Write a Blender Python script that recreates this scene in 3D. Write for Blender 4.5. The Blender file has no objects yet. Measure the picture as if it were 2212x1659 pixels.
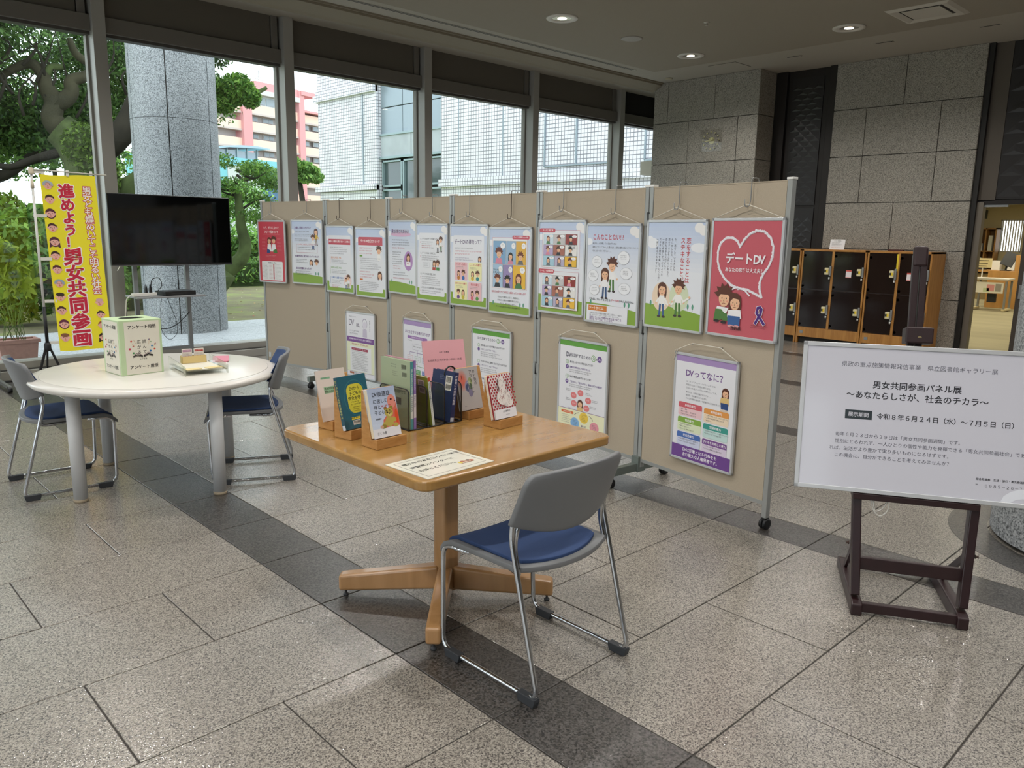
import bpy, math, random
from mathutils import Vector, Matrix
R = math.radians
random.seed(7)
sc = bpy.context.scene
COL = sc.collection
# ---------------------------------------------------------------- camera, world, exposure
camd = bpy.data.cameras.new('camera'); cam = bpy.data.objects.new('camera', camd); COL.objects.link(cam)
sc.camera = cam
yaw, pitch, roll = R(46.25837), R(10.82116), R(0.95387)
Fw = Vector((math.cos(yaw)*math.cos(pitch), math.sin(yaw)*math.cos(pitch), -math.sin(pitch)))
Rt = Fw.cross(Vector((0, 0, 1))).normalized(); Up = Rt.cross(Fw)
Rr = math.cos(roll)*Rt + math.sin(roll)*Up; Ur = -math.sin(roll)*Rt + math.cos(roll)*Up
HC = 1.55
cam.matrix_world = Matrix(((Rr.x, Ur.x, -Fw.x, 0), (Rr.y, Ur.y, -Fw.y, 0), (Rr.z, Ur.z, -Fw.z, HC), (0, 0, 0, 1)))
camd.sensor_width = 36; camd.lens = 1698.3*36/2212; camd.clip_start = 0.05; camd.clip_end = 600

sc.view_settings.view_transform = 'Standard'; sc.view_settings.look = 'None'
sc.view_settings.gamma = 1; sc.view_settings.use_curve_mapping = False
sc.view_settings.exposure = 0.0
w = bpy.data.worlds.new('overcast_sky'); sc.world = w; w.use_nodes = True
nt = w.node_tree; nt.nodes.clear()
wo = nt.nodes.new('ShaderNodeOutputWorld'); bg = nt.nodes.new('ShaderNodeBackground')
tc = nt.nodes.new('ShaderNodeTexCoord'); ns = nt.nodes.new('ShaderNodeTexNoise'); cr = nt.nodes.new('ShaderNodeValToRGB')
ns.inputs['Scale'].default_value = 2.2; ns.inputs['Detail'].default_value = 3
cr.color_ramp.elements[0].position = .35; cr.color_ramp.elements[0].color = (.76, .88, .95, 1)
cr.color_ramp.elements[1].position = .7; cr.color_ramp.elements[1].color = (.93, .97, .99, 1)
nt.links.new(tc.outputs['Generated'], ns.inputs['Vector']); nt.links.new(ns.outputs['Fac'], cr.inputs['Fac'])
nt.links.new(cr.outputs['Color'], bg.inputs['Color']); nt.links.new(bg.outputs[0], wo.inputs[0])
bg.inputs['Strength'].default_value = SKY = 3.2
LAMP = 112.0
def hsee(X, Y, Z=0.0, m=60):
    d = Vector((X, Y, Z-HC)); f = Fw.dot(d)
    if f < .2: return False
    x = 1106+1698.3*Rr.dot(d)/f; y = 829.5-1698.3*Ur.dot(d)/f
    return -m < x < 2212+m and -m < y < 1659+m
# lamps of the ceiling downlights
LX = [-3.48, -.81, 1.86, 4.53, 7.215, 9.87]; LY = [6.79, 4.55, 2.3, .05, -2.2]
for i, lx in enumerate(LX):
    for j, ly in enumerate(LY):
        ld = bpy.data.lights.new('downlight_lamp', 'SPOT'); ld.energy = LAMP; ld.color = (1, .965, .92)
        ld.spot_size = R(150); ld.spot_blend = .7; ld.shadow_soft_size = .09
        lo = bpy.data.objects.new('downlight_lamp', ld); lo.location = (lx, ly, 4.0); COL.objects.link(lo)

# ---------------------------------------------------------------- materials
def lin(c):
    if isinstance(c, str): c = tuple(int(c[i:i+2], 16)/255 for i in (0, 2, 4))
    return tuple((x/12.92 if x <= .04045 else ((x+.055)/1.055)**2.4) for x in c)
MC = {}
def pm(name):
    m = bpy.data.materials.new(name); m.use_nodes = True
    return m, m.node_tree, m.node_tree.nodes['Principled BSDF']
def mat(col, rough=.5, metal=0, coat=0, noise=None, bump=None, emit=None, name='paint', spec=None):
    key = (col, rough, metal, coat, noise, bump, emit, spec)
    if key in MC: return MC[key]
    m, t, b = pm(name + '_' + str(len(MC)))
    b.inputs['Base Color'].default_value = (*lin(col), 1); b.inputs['Roughness'].default_value = rough
    b.inputs['Metallic'].default_value = metal; b.inputs['Coat Weight'].default_value = coat
    b.inputs['Coat Roughness'].default_value = .12
    if spec is not None: b.inputs['Specular IOR Level'].default_value = spec
    if noise or bump:
        tcn = t.nodes.new('ShaderNodeTexCoord')
    if noise:
        n = t.nodes.new('ShaderNodeTexNoise'); n.inputs['Scale'].default_value = noise[0]; n.inputs['Detail'].default_value = 4
        mp = t.nodes.new('ShaderNodeMapping')
        if len(noise) > 2: mp.inputs['Scale'].default_value = noise[2]
        t.links.new(tcn.outputs['Object'], mp.inputs[0]); t.links.new(mp.outputs[0], n.inputs['Vector'])
        mx = t.nodes.new('ShaderNodeMix'); mx.data_type = 'RGBA'
        l = lin(col); a = noise[1]
        mx.inputs['A'].default_value = tuple(min(1, x*(1+a)) for x in l)+(1,); mx.inputs['B'].default_value = tuple(x*(1-a) for x in l)+(1,)
        r = t.nodes.new('ShaderNodeMapRange'); r.inputs[1].default_value = .3; r.inputs[2].default_value = .7
        t.links.new(n.outputs['Fac'], r.inputs[0]); t.links.new(r.outputs[0], mx.inputs['Factor']); t.links.new(mx.outputs['Result'], b.inputs['Base Color'])
    if bump:
        n2 = t.nodes.new('ShaderNodeTexNoise'); n2.inputs['Scale'].default_value = bump[0]; n2.inputs['Detail'].default_value = 2
        t.links.new(tcn.outputs['Object'], n2.inputs['Vector'])
        bp = t.nodes.new('ShaderNodeBump'); bp.inputs['Strength'].default_value = bump[1]; bp.inputs['Distance'].default_value = .004
        t.links.new(n2.outputs['Fac'], bp.inputs['Height']); t.links.new(bp.outputs[0], b.inputs['Normal'])
    if emit:
        b.inputs['Emission Color'].default_value = (*lin(emit[0]), 1); b.inputs['Emission Strength'].default_value = emit[1]
    MC[key] = m; return m
def granite(name, c0, c1, c2, scale, rough, bs=.0, bscale=60, coat=0., cov=.5):
    """speckled stone: three mineral colours from two noises, world-space so neighbouring slabs differ"""
    m, t, b = pm(name); g = t.nodes.new('ShaderNodeNewGeometry')
    n = t.nodes.new('ShaderNodeTexVoronoi'); n.inputs['Scale'].default_value = scale; n.inputs['Randomness'].default_value = 1
    sp = t.nodes.new('ShaderNodeSeparateColor'); nb = t.nodes.new('ShaderNodeTexNoise'); nb.inputs['Scale'].default_value = scale*.5; nb.inputs['Detail'].default_value = 3
    mm = t.nodes.new('ShaderNodeMath'); mm.operation = 'MULTIPLY_ADD'; mm.inputs[1].default_value = .55; m2 = t.nodes.new('ShaderNodeMath'); m2.operation = 'MULTIPLY'; m2.inputs[1].default_value = .45
    r = t.nodes.new('ShaderNodeValToRGB'); e = r.color_ramp.elements
    e[0].position = .5-cov*.45; e[0].color = (*lin(c0), 1); e[1].position = .5+cov*.5; e[1].color = (*lin(c2), 1)
    k = e.new(.5-cov*.05); k.color = (*lin(c1), 1)
    t.links.new(g.outputs['Position'], n.inputs['Vector']); t.links.new(g.outputs['Position'], nb.inputs['Vector']); t.links.new(n.outputs['Color'], sp.inputs[0])
    t.links.new(sp.outputs[0], m2.inputs[0]); t.links.new(nb.outputs['Fac'], mm.inputs[0]); t.links.new(m2.outputs[0], mm.inputs[2]); t.links.new(mm.outputs[0], r.inputs['Fac'])
    n3 = t.nodes.new('ShaderNodeTexNoise'); n3.inputs['Scale'].default_value = 1.3
    t.links.new(g.outputs['Position'], n3.inputs['Vector'])
    mr = t.nodes.new('ShaderNodeMapRange'); mr.inputs[3].default_value = .9; mr.inputs[4].default_value = 1.08
    t.links.new(n3.outputs['Fac'], mr.inputs[0])
    mx = t.nodes.new('ShaderNodeMix'); mx.data_type = 'RGBA'; mx.blend_type = 'MULTIPLY'; mx.inputs['Factor'].default_value = 1
    t.links.new(r.outputs['Color'], mx.inputs['A']); t.links.new(mr.outputs[0], mx.inputs['B'])
    t.links.new(mx.outputs['Result'], b.inputs['Base Color'])
    b.inputs['Roughness'].default_value = rough; b.inputs['Coat Weight'].default_value = coat; b.inputs['Coat Roughness'].default_value = .05; b.inputs['Coat IOR'].default_value = 1.7
    if bs:
        n2 = t.nodes.new('ShaderNodeTexNoise'); n2.inputs['Scale'].default_value = bscale; n2.inputs['Detail'].default_value = 2
        t.links.new(g.outputs['Position'], n2.inputs['Vector'])
        bp = t.nodes.new('ShaderNodeBump'); bp.inputs['Strength'].default_value = bs; bp.inputs['Distance'].default_value = .003
        t.links.new(n2.outputs['Fac'], bp.inputs['Height'])
        if not coat: t.links.new(bp.outputs[0], b.inputs['Normal'])
        if coat: t.links.new(bp.outputs[0], b.inputs['Coat Normal'])
    return m
def woodm(name, c0, c1, rough, coat, sc_=(1, 12, 12), scale=3):
    m, t, b = pm(name); tcn = t.nodes.new('ShaderNodeTexCoord'); mp = t.nodes.new('ShaderNodeMapping'); mp.inputs['Scale'].default_value = sc_
    n = t.nodes.new('ShaderNodeTexNoise'); n.inputs['Scale'].default_value = scale; n.inputs['Detail'].default_value = 6; n.inputs['Distortion'].default_value = .4
    r = t.nodes.new('ShaderNodeValToRGB'); e = r.color_ramp.elements; e[0].position = .3; e[0].color = (*lin(c0), 1); e[1].position = .7; e[1].color = (*lin(c1), 1)
    t.links.new(tcn.outputs['Object'], mp.inputs[0]); t.links.new(mp.outputs[0], n.inputs['Vector']); t.links.new(n.outputs['Fac'], r.inputs['Fac']); t.links.new(r.outputs['Color'], b.inputs['Base Color'])
    b.inputs['Roughness'].default_value = rough; b.inputs['Coat Weight'].default_value = coat; b.inputs['Coat Roughness'].default_value = .1
    return m
def glassm(name, tint, refl=1.0, ior=1.5):
    m = bpy.data.materials.new(name); m.use_nodes = True; t = m.node_tree; t.nodes.clear()
    o = t.nodes.new('ShaderNodeOutputMaterial'); tr = t.nodes.new('ShaderNodeBsdfTransparent'); gl = t.nodes.new('ShaderNodeBsdfGlossy')
    lw = t.nodes.new('ShaderNodeLayerWeight'); lw.inputs['Blend'].default_value = .5; pw = t.nodes.new('ShaderNodeMath'); pw.operation = 'POWER'; pw.inputs[1].default_value = 5
    mr = t.nodes.new('ShaderNodeMapRange'); mr.inputs[3].default_value = .045; mr.inputs[4].default_value = 1; mx = t.nodes.new('ShaderNodeMixShader')
    tr.inputs['Color'].default_value = (*tint, 1); gl.inputs['Roughness'].default_value = .01; gl.inputs['Color'].default_value = (refl, refl, refl, 1)
    t.links.new(lw.outputs['Facing'], pw.inputs[0]); t.links.new(pw.outputs[0], mr.inputs[0]); t.links.new(mr.outputs[0], mx.inputs[0]); t.links.new(tr.outputs[0], mx.inputs[1]); t.links.new(gl.outputs[0], mx.inputs[2]); t.links.new(mx.outputs[0], o.inputs[0])
    return m
# ink: flat print colours carried per face
INK = {}
def inkm(rough=.45, coat=0):
    if (rough, coat) in INK: return INK[(rough, coat)]
    m, t, b = pm('printed_ink'); a = t.nodes.new('ShaderNodeAttribute'); a.attribute_name = 'ink'
    t.links.new(a.outputs['Color'], b.inputs['Base Color']); b.inputs['Roughness'].default_value = rough; b.inputs['Coat Weight'].default_value = coat
    b.inputs['Coat Roughness'].default_value = .08
    INK[(rough, coat)] = m; return m

# ---------------------------------------------------------------- mesh builder
class MB:
    def __init__(s): s.v = []; s.f = []; s.m = []; s.s = []; s.mats = []
    def add(s, vs, fs, m, smooth=False):
        o = len(s.v); s.v += [tuple(x) for x in vs]
        if m not in s.mats: s.mats.append(m)
        k = s.mats.index(m)
        for f in fs: s.f.append([i+o for i in f]); s.m.append(k); s.s.append(smooth)
        return s
    def box(s, x0, y0, z0, x1, y1, z1, m, M=None):
        vs = [Vector(p) for p in ((x0, y0, z0), (x1, y0, z0), (x1, y1, z0), (x0, y1, z0), (x0, y0, z1), (x1, y0, z1), (x1, y1, z1), (x0, y1, z1))]
        if M: vs = [M @ v for v in vs]
        return s.add(vs, [(0, 3, 2, 1), (4, 5, 6, 7), (0, 1, 5, 4), (1, 2, 6, 5), (2, 3, 7, 6), (3, 0, 4, 7)], m)
    def bar(s, p, q, a, b, m, up=(0, 0, 1)):
        """rectangular bar from p to q, a wide (sideways), b thick (along up)"""
        p = Vector(p); q = Vector(q); d = (q-p).normalized(); u = Vector(up)
        x = d.cross(u)
        if x.length < 1e-4: x = d.cross(Vector((1, 0, 0)))
        x.normalize(); y = x.cross(d)
        vs = [c + x*sx*a/2 + y*sy*b/2 for c in (p, q) for sx, sy in ((-1, -1), (1, -1), (1, 1), (-1, 1))]
        return s.add(vs, [(0, 1, 2, 3), (7, 6, 5, 4), (0, 4, 5, 1), (1, 5, 6, 2), (2, 6, 7, 3), (3, 7, 4, 0)], m)
    def tube(s, pts, r, m, n=8, cap=True, r2=None):
        pts = [Vector(p) for p in pts]; L = len(pts); vs = []; up = None
        for i, p in enumerate(pts):
            d = (pts[min(i+1, L-1)]-pts[max(i-1, 0)]).normalized()
            if up is None:
                up = d.orthogonal().normalized()
            up = (up - d*up.dot(d)).normalized(); x = d.cross(up)
            rr = r if r2 is None else r+(r2-r)*i/(L-1)
            if isinstance(r, (list, tuple)): rr = r[i]
            vs += [p+(up*math.cos(2*math.pi*k/n)+x*math.sin(2*math.pi*k/n))*rr for k in range(n)]
        fs = [(i*n+k, i*n+(k+1) % n, (i+1)*n+(k+1) % n, (i+1)*n+k) for i in range(L-1) for k in range(n)]
        s.add(vs, fs, m, True)
        if cap:
            o = len(s.v)-L*n; k = s.mats.index(m)
            s.f += [[o+i for i in range(n)][::-1], [o+(L-1)*n+i for i in range(n)]]; s.m += [k, k]; s.s += [False, False]
        return s
    def lathe(s, prof, c, m, n=24, M=None, smooth=True):
        vs = []
        for r, z in prof: vs += [Vector((c[0]+r*math.cos(2*math.pi*k/n), c[1]+r*math.sin(2*math.pi*k/n), c[2]+z)) for k in range(n)]
        if M: vs = [M @ v for v in vs]
        fs = [(i*n+k, i*n+(k+1) % n, (i+1)*n+(k+1) % n, (i+1)*n+k) for i in range(len(prof)-1) for k in range(n)]
        s.add(vs, fs, m, smooth); o = len(s.v)-len(vs); kk = s.mats.index(m); L = len(prof)
        if prof[0][0] > 1e-5: s.f.append([o+i for i in range(n)][::-1]); s.m.append(kk); s.s.append(False)
        if prof[-1][0] > 1e-5: s.f.append([o+(L-1)*n+i for i in range(n)]); s.m.append(kk); s.s.append(False)
        return s
    def prism(s, poly, a0, a1, m, axis='x', M=None):
        n = len(poly); vs = []
        for a in (a0, a1):
            for u, v in poly: vs.append(Vector((a, u, v) if axis == 'x' else (u, a, v) if axis == 'y' else (u, v, a)))
        if M: vs = [M @ v for v in vs]
        return s.add(vs, [list(range(n))[::-1], [n+i for i in range(n)]]+[(i, (i+1) % n, n+(i+1) % n, n+i) for i in range(n)], m)
    def build(s, name, parent=None, bevel=0, seg=2, label=None, loc=None, rot=None, kind=None):
        me = bpy.data.meshes.new(name); me.from_pydata(s.v, [], s.f); me.update()
        for m in s.mats: me.materials.append(m)
        me.polygons.foreach_set('material_index', s.m); me.polygons.foreach_set('use_smooth', s.s)
        import bmesh
        bm = bmesh.new(); bm.from_mesh(me); bmesh.ops.recalc_face_normals(bm, faces=bm.faces); bm.to_mesh(me); bm.free()
        o = bpy.data.objects.new(name, me); COL.objects.link(o)
        if parent: o.parent = parent
        if loc: o.location = loc
        if rot: o.rotation_euler = rot
        if bevel:
            b = o.modifiers.new('edge', 'BEVEL'); b.width = bevel; b.segments = seg; b.limit_method = 'ANGLE'; b.angle_limit = R(40)
            b.harden_normals = False
        if label: o['label'] = label
        if kind: o['kind'] = kind
        return o
def fillet(pts, r, n=4):
    pts = [Vector(p) for p in pts]; out = [pts[0]]
    for i in range(1, len(pts)-1):
        a, b, c = pts[i-1], pts[i], pts[i+1]; u = (a-b); v = (c-b); d = min(r, u.length*.45, v.length*.45)
        p = b+u.normalized()*d; q = b+v.normalized()*d
        for k in range(n+1):
            t = k/n; out.append(p*(1-t)**2+b*2*t*(1-t)+q*t*t)
    return out+[pts[-1]]
def thing(name, label, cat, loc=(0, 0, 0), rz=0, group=None, M=None):
    o = bpy.data.objects.new(name, None); COL.objects.link(o); o.empty_display_size = .1
    if M is not None: o.matrix_world = M
    else: o.location = loc; o.rotation_euler = (0, 0, rz)
    o['label'] = label; o['category'] = cat
    if group: o['group'] = group
    return o
def tag(o, label, cat, group=None):
    o['label'] = label; o['category'] = cat
    if group: o['group'] = group
    return o
def struct(name, loc=(0, 0, 0), label=None):
    o = bpy.data.objects.new(name, None); COL.objects.link(o); o.location = loc; o['kind'] = 'structure'
    if label: o['label'] = label
    return o
def copy_tree(o, parent=None):
    c = o.copy(); COL.objects.link(c); c.parent = parent
    for ch in list(o.children): copy_tree(ch, c)
    return c

# ---------------------------------------------------------------- printed matter: canvas + glyph cache
GL = {}; PENDING = []
OFF = {0: 0.0, 1: .016, 2: .06, 3: .03}
def make_glyphs():
    need = {}
    for p in PENDING:
        for c in p.cmd:
            if c[0] == 't':
                for ch in c[3]:
                    if ch not in ' \u3000': need.setdefault(c[6], set()).add(ch)
    for wgt, chs in need.items():
        chs = ['口']+sorted(chs)+['口']
        cu = bpy.data.curves.new('glyphs', 'FONT'); cu.body = '\n'.join(chs); cu.size = 1; cu.resolution_u = 2; cu.fill_mode = 'BOTH'; cu.offset = OFF[wgt]; cu.space_line = 3
        o = bpy.data.objects.new('glyphs', cu); COL.objects.link(o)
        me = bpy.data.meshes.new_from_object(o.evaluated_get(bpy.context.evaluated_depsgraph_get()))
        vs = [v.co.copy() for v in me.vertices]; fs = [list(p.vertices) for p in me.polygons]
        bpy.data.objects.remove(o); bpy.data.curves.remove(cu); bpy.data.meshes.remove(me)
        tmp = {}; top = max(v.y for v in vs); bot = min(v.y for v in vs); near = [v.y for v in vs if v.y > top-1.5]
        LS = (top-bot-(top-min(near)))/(len(chs)-1)      # measured line spacing
        for f in fs:
            cy = sum(vs[i].y for i in f)/len(f); k = int(round((.35-cy)/LS))
            tmp.setdefault(k, []).append(f)
        for k, fl in tmp.items():
            if not 0 <= k < len(chs): continue
            mp = {}; V = []; Fc = []
            for f in fl:
                g = []
                for i in f:
                    if i not in mp: mp[i] = len(V); V.append((vs[i].x, vs[i].y+LS*k))
                    g.append(mp[i])
                Fc.append(g)
            GL[(wgt, chs[k])] = (V, Fc)
def adv(ch):
    if ch in ' ': return .35
    if ord(ch) < 0x250: return .62 if ch.isupper() or ch.isdigit() else .56
    return 1.0
class Ink:
    """flat print w x h metres; coordinates in metres, origin top left, y downwards"""
    def __init__(s, w, h, rough=.45, coat=0, warp=None): s.w = w; s.h = h; s.cmd = []; s.rough = rough; s.coat = coat; s.warp = warp; s.z = 0; s.lv = []; s.hold = False; PENDING.append(s)
    def poly(s, pts, c):
        s.cmd.append(('p', pts, c)); s.lv.append(s.z)
        if not s.hold: s.z += 1
        return s
    def rect(s, x, y, w, h, c): return s.poly([(x, y), (x, y+h), (x+w, y+h), (x+w, y)], c)
    def rrect(s, x, y, w, h, r, c, n=4):
        p = []
        for cx, cy, a in ((x+r, y+r, 90), (x+r, y+h-r, 180), (x+w-r, y+h-r, 270), (x+w-r, y+r, 0)):
            for k in range(n+1):
                t = R(a+90*k/n); p.append((cx+r*math.cos(t), cy-r*math.sin(t)))
        return s.poly(p, c)
    def ell(s, x, y, a, b, c, n=20, rot=0):
        cr_, sr = math.cos(rot), math.sin(rot)
        return s.poly([(x+a*math.cos(-t)*cr_-b*math.sin(-t)*sr, y+a*math.cos(-t)*sr+b*math.sin(-t)*cr_) for t in (2*math.pi*k/n for k in range(n))], c)
    def line(s, pts, wd, c, closed=False):
        P = list(pts)+([pts[0]] if closed else [])
        for (x0, y0), (x1, y1) in zip(P, P[1:]):
            d = math.hypot(x1-x0, y1-y0) or 1e-6; nx, ny = (y1-y0)/d*wd/2, -(x1-x0)/d*wd/2
            ex, ey = (x1-x0)/d*wd*.3, (y1-y0)/d*wd*.3
            s.poly([(x0+nx-ex, y0+ny-ey), (x0-nx-ex, y0-ny-ey), (x1-nx+ex, y1-ny+ey), (x1+nx+ex, y1+ny+ey)][::-1], c)
        return s
    def frame(s, x, y, w, h, wd, c): return s.line([(x, y), (x, y+h), (x+w, y+h), (x+w, y)], wd, c, True)
    def text(s, x, y, t, size, c, wgt=0, outline=None, al='l', vert=False, sx=1.0):
        """x,y = left/top of the em box of the first glyph (centre x for al='c')"""
        s.cmd.append(('t', x, y, t, size, c, wgt, outline, al, vert, sx)); s.lv.append(s.z); s.z += 2 if outline else 1; return s
    def grad(s, x, y, w, h, c0, c1, n=12):
        a, b = [[int(q[i:i+2], 16) for i in (0, 2, 4)] for q in (c0, c1)]
        for k in range(n):
            t = k/(n-1); s.rect(x, y+h*k/n, w, h/n, '%02x%02x%02x' % tuple(int(a[i]+(b[i]-a[i])*t) for i in range(3)))
        return s
    def greek(s, x, y, w, n, size, c, lead=1.7, ragged=.35):
        """lines of print too small to read in the photograph, as character-sized marks"""
        s.hold = True
        for k in range(n):
            xx = x; e = x+w*(1-random.random()*ragged)
            while xx < e:
                q = size*random.uniform(.5, .95); s.rect(xx, y+k*size*lead, q, size*random.uniform(.12, .2), c)
                s.rect(xx+q*.3, y+k*size*lead, size*.16, size*.8, c)
                if random.random() < .6: s.rect(xx, y+k*size*lead+size*.6, q, size*.14, c)
                xx += size*1.05
        s.hold = False; s.z += 1
        return s
    def mesh(s, name, parent, M=None, paper=None):
        V = []; F_ = []; C_ = []; step = .0008 if s.warp else .00003
        def put(vs, fs, c, lv):
            zz = (lv+1)*step; o = len(V)
            V.extend((x, -y, zz) for x, y in vs)
            for f in fs: F_.append([i+o for i in f]); C_.append(c)
        for c, lv in zip(s.cmd, s.lv):
            if c[0] == 'p': put(c[1], [list(range(len(c[1])))], c[2], lv)
            else:
                _, x, y, t, size, col, wgt, outl, al, vert, sx = c
                runs = []
                if vert:
                    yy = y
                    for ch in t:
                        if ch in ' \u3000': yy += size*.6; continue
                        runs.append((ch, x, yy)); yy += size*1.03
                else:
                    tot = sum(adv(ch) for ch in t)*size*sx; xx = x-(tot/2 if al == 'c' else tot if al == 'r' else 0)
                    for ch in t:
                        runs.append((ch, xx, y)); xx += adv(ch)*size*sx
                for ring, cc in (((1, outl if isinstance(outl, str) else outl[0]),) if outl else ())+((0, col),):
                    vs = []; fs = []; wg = wgt
                    for ch, gx, gy in ([(ch, gx+(.055 if isinstance(outl, str) else outl[1])*size*math.cos(R(30*q)), gy+(.055 if isinstance(outl, str) else outl[1])*size*math.sin(R(30*q))) for q in range(12) for ch, gx, gy in runs] if ring else runs):
                        g = GL.get((wg, ch))
                        if not g: continue
                        o = len(vs)
                        if vert and ch in 'ー―〜～…':
                            vs += [(gx+(.5+(vy-.38))*size, gy+(.5+(vx-.5))*size) for vx, vy in g[0]]
                        elif vert and ch in '、。':
                            vs += [(gx+(vx+.6)*size*sx, gy+(.86-vy-.6)*size) for vx, vy in g[0]]
                        else: vs += [(gx+vx*size*sx, gy+(.86-vy)*size) for vx, vy in g[0]]
                        fs += [[i+o for i in f] for f in g[1]]
                    if vs: put(vs, fs, cc, lv+(1 if outl and not ring else 0))
        if s.warp: V = [s.warp(*p) for p in V]
        me = bpy.data.meshes.new(name); me.from_pydata(V, [], F_); me.update()
        at = me.color_attributes.new('ink', 'FLOAT_COLOR', 'CORNER'); buf = []
        cc = {}
        for f, c in zip(F_, C_):
            if c not in cc: cc[c] = (*lin(c), 1.0)
            buf += list(cc[c])*len(f)
        at.data.foreach_set('color', buf)
        me.materials.append(inkm(s.rough, s.coat))
        o = bpy.data.objects.new(name, me); COL.objects.link(o); o.parent = parent
        if M is not None: o.matrix_local = M
        return o
JOBS = []     # (canvas, name, parent, matrix) meshed once all glyphs are known
def print_on(canvas, parent, M=None, name='print', label=None):
    JOBS.append((canvas, name, parent, M, label))
def MX(o, x, y, z):
    """matrix from origin and three axis vectors"""
    return Matrix(((x[0], y[0], z[0], o[0]), (x[1], y[1], z[1], o[1]), (x[2], y[2], z[2], o[2]), (0, 0, 0, 1)))

ALU = mat('c6c8ca', .35, .35, name='aluminium'); CHROME = mat('c9ccd0', .12, 1, name='chrome'); BLACKP = mat('17181a', .45, name='black_plastic')
STEEL = mat('8e9090', .4, .6, name='grey_steel'); WHITEP = mat('e4e3de', .4, name='white_plastic')
# ================================================================ SETTING
G_BEIGE = granite('beige_granite', '3a3634', '857f76', 'aca69b', 260, .45, .6, 95, .9)
G_DARK = granite('dark_granite', '181716', '3e3b37', '565250', 160, .4, .8, 130, .65)
G_WALL = granite('grey_granite_wall', '5d5952', '8f8a80', 'aaa498', 150, .6, .25, 140)
G_COL = granite('pale_grey_granite', '4c5052', '94989b', 'bcbfc1', 130, .5, .2, 120)
GROUT = mat('3a3632', .8, name='grout')
YROW = [.6107+.5421*k for k in range(-16, 17)]   # row k spans YROW[k+16]..; top row meets the window sill
XF = [-4.06, -2.22, -1.885, -.60, -.27, 1.5645, 1.894, 3.707, 4.0, 5.85, 6.10, 7.93, 8.175, 10.0, 10.26, 12.0]
XF = [(-2.365, -2.05, 1), (-.60, -.27, 1), (1.5645, 1.894, 1), (3.707, 4.0, 1), (5.85, 6.10, 1), (7.93, 8.175, 1), (10.0, 10.26, 1)]
floor = struct('floor'); floor.name = 'floor'
fb = MB(); fb.box(-6.5, -7, -.3, 13.6, 9.28, -.004, GROUT); fb.build('base', floor)
tiles = []
def field(x0, x1, dark, k):
    y0, y1 = YROW[0]+.5421*(k+16), YROW[0]+.5421*(k+17)
    y1 = min(y1, 9.2)
    if y1-y0 < .05: return
    if dark: tiles.append((x0, x1, y0, y1, 1)); return
    wq = (x1-x0)/4
    cuts = [x0, x0+wq, x0+3*wq, x1] if k % 2 == 0 else [x0, x0+2*wq, x1]
    for a, b in zip(cuts, cuts[1:]): tiles.append((a, b, y0, y1, 0))
for k in range(-13, 17):
    prev = -4.15
    for a, b, d in XF:
        field(prev, a, 0, k); field(a, b, 1, k); prev = b
    field(prev, 12.1, 0, k)
far = MB(); seen = []; MS = {}
for x0, x1, y0, y1, d in tiles:
    cx, cy = (x0+x1)/2, (y0+y1)/2; dist = math.hypot(cx, cy)
    vis = any(hsee(x, y, 0, 20) for x in (x0, x1, cx) for y in (y0, y1, cy)) and cx < 11.4
    # behind the row of display boards or under the lobby pillar the floor is hidden
    seen.append((0 if vis else 1, dist, x0, x1, y0, y1, d))
seen.sort()
def tile_mesh(w_, h_, d):
    key = (round(w_, 3), round(h_, 3), d)
    if key in MS: return MS[key]
    g = .0028; c = .0015; a, b = w_/2-g, h_/2-g; m = MB()
    vs = [(-a, -b, -.02), (a, -b, -.02), (a, b, -.02), (-a, b, -.02), (-a, -b, -c), (a, -b, -c), (a, b, -c), (-a, b, -c), (-a+c, -b+c, 0), (a-c, -b+c, 0), (a-c, b-c, 0), (-a+c, b-c, 0)]
    fs = [(8, 9, 10, 11)]+[(i, (i+1) % 4, 4+(i+1) % 4, 4+i) for i in range(4)]+[(4+i, 4+(i+1) % 4, 8+(i+1) % 4, 8+i) for i in range(4)]
    me = bpy.data.meshes.new('tile'); me.from_pydata(vs, [], fs); me.materials.append(G_DARK if d else G_BEIGE); me.update(); MS[key] = me
    return me
nt_ = 0
for vi, dist, x0, x1, y0, y1, d in seen:
    cx, cy = (x0+x1)/2, (y0+y1)/2
    hidden = vi == 1 or (cx > 4.3 and cy > 2.6 and cy/cx > .56) 
    if not hidden and nt_ < 296:
        o = bpy.data.objects.new('tile', tile_mesh(x1-x0, y1-y0, d)); COL.objects.link(o); o.parent = floor; o.location = (cx, cy, random.uniform(-.0004, .0004)); nt_ += 1
    else:
        far.box(x0+.0028, y0+.0028, -.02, x1-.0028, y1-.0028, 0, G_DARK if d else G_BEIGE)
far.build('distant_tiles', floor, kind='stuff')
rg = MB(); n = 72
vs = [(4.955+r*math.cos(2*math.pi*k/n), .58+r*math.sin(2*math.pi*k/n), z) for r, z in ((.61, .0025), (.8, .0025), (.802, -.003)) for k in range(n)]
rg.add(vs, [(i*n+k, i*n+(k+1) % n, (i+1)*n+(k+1) % n, (i+1)*n+k) for i in range(2) for k in range(n)], G_DARK); rg.build('border_ring', floor)

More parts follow.
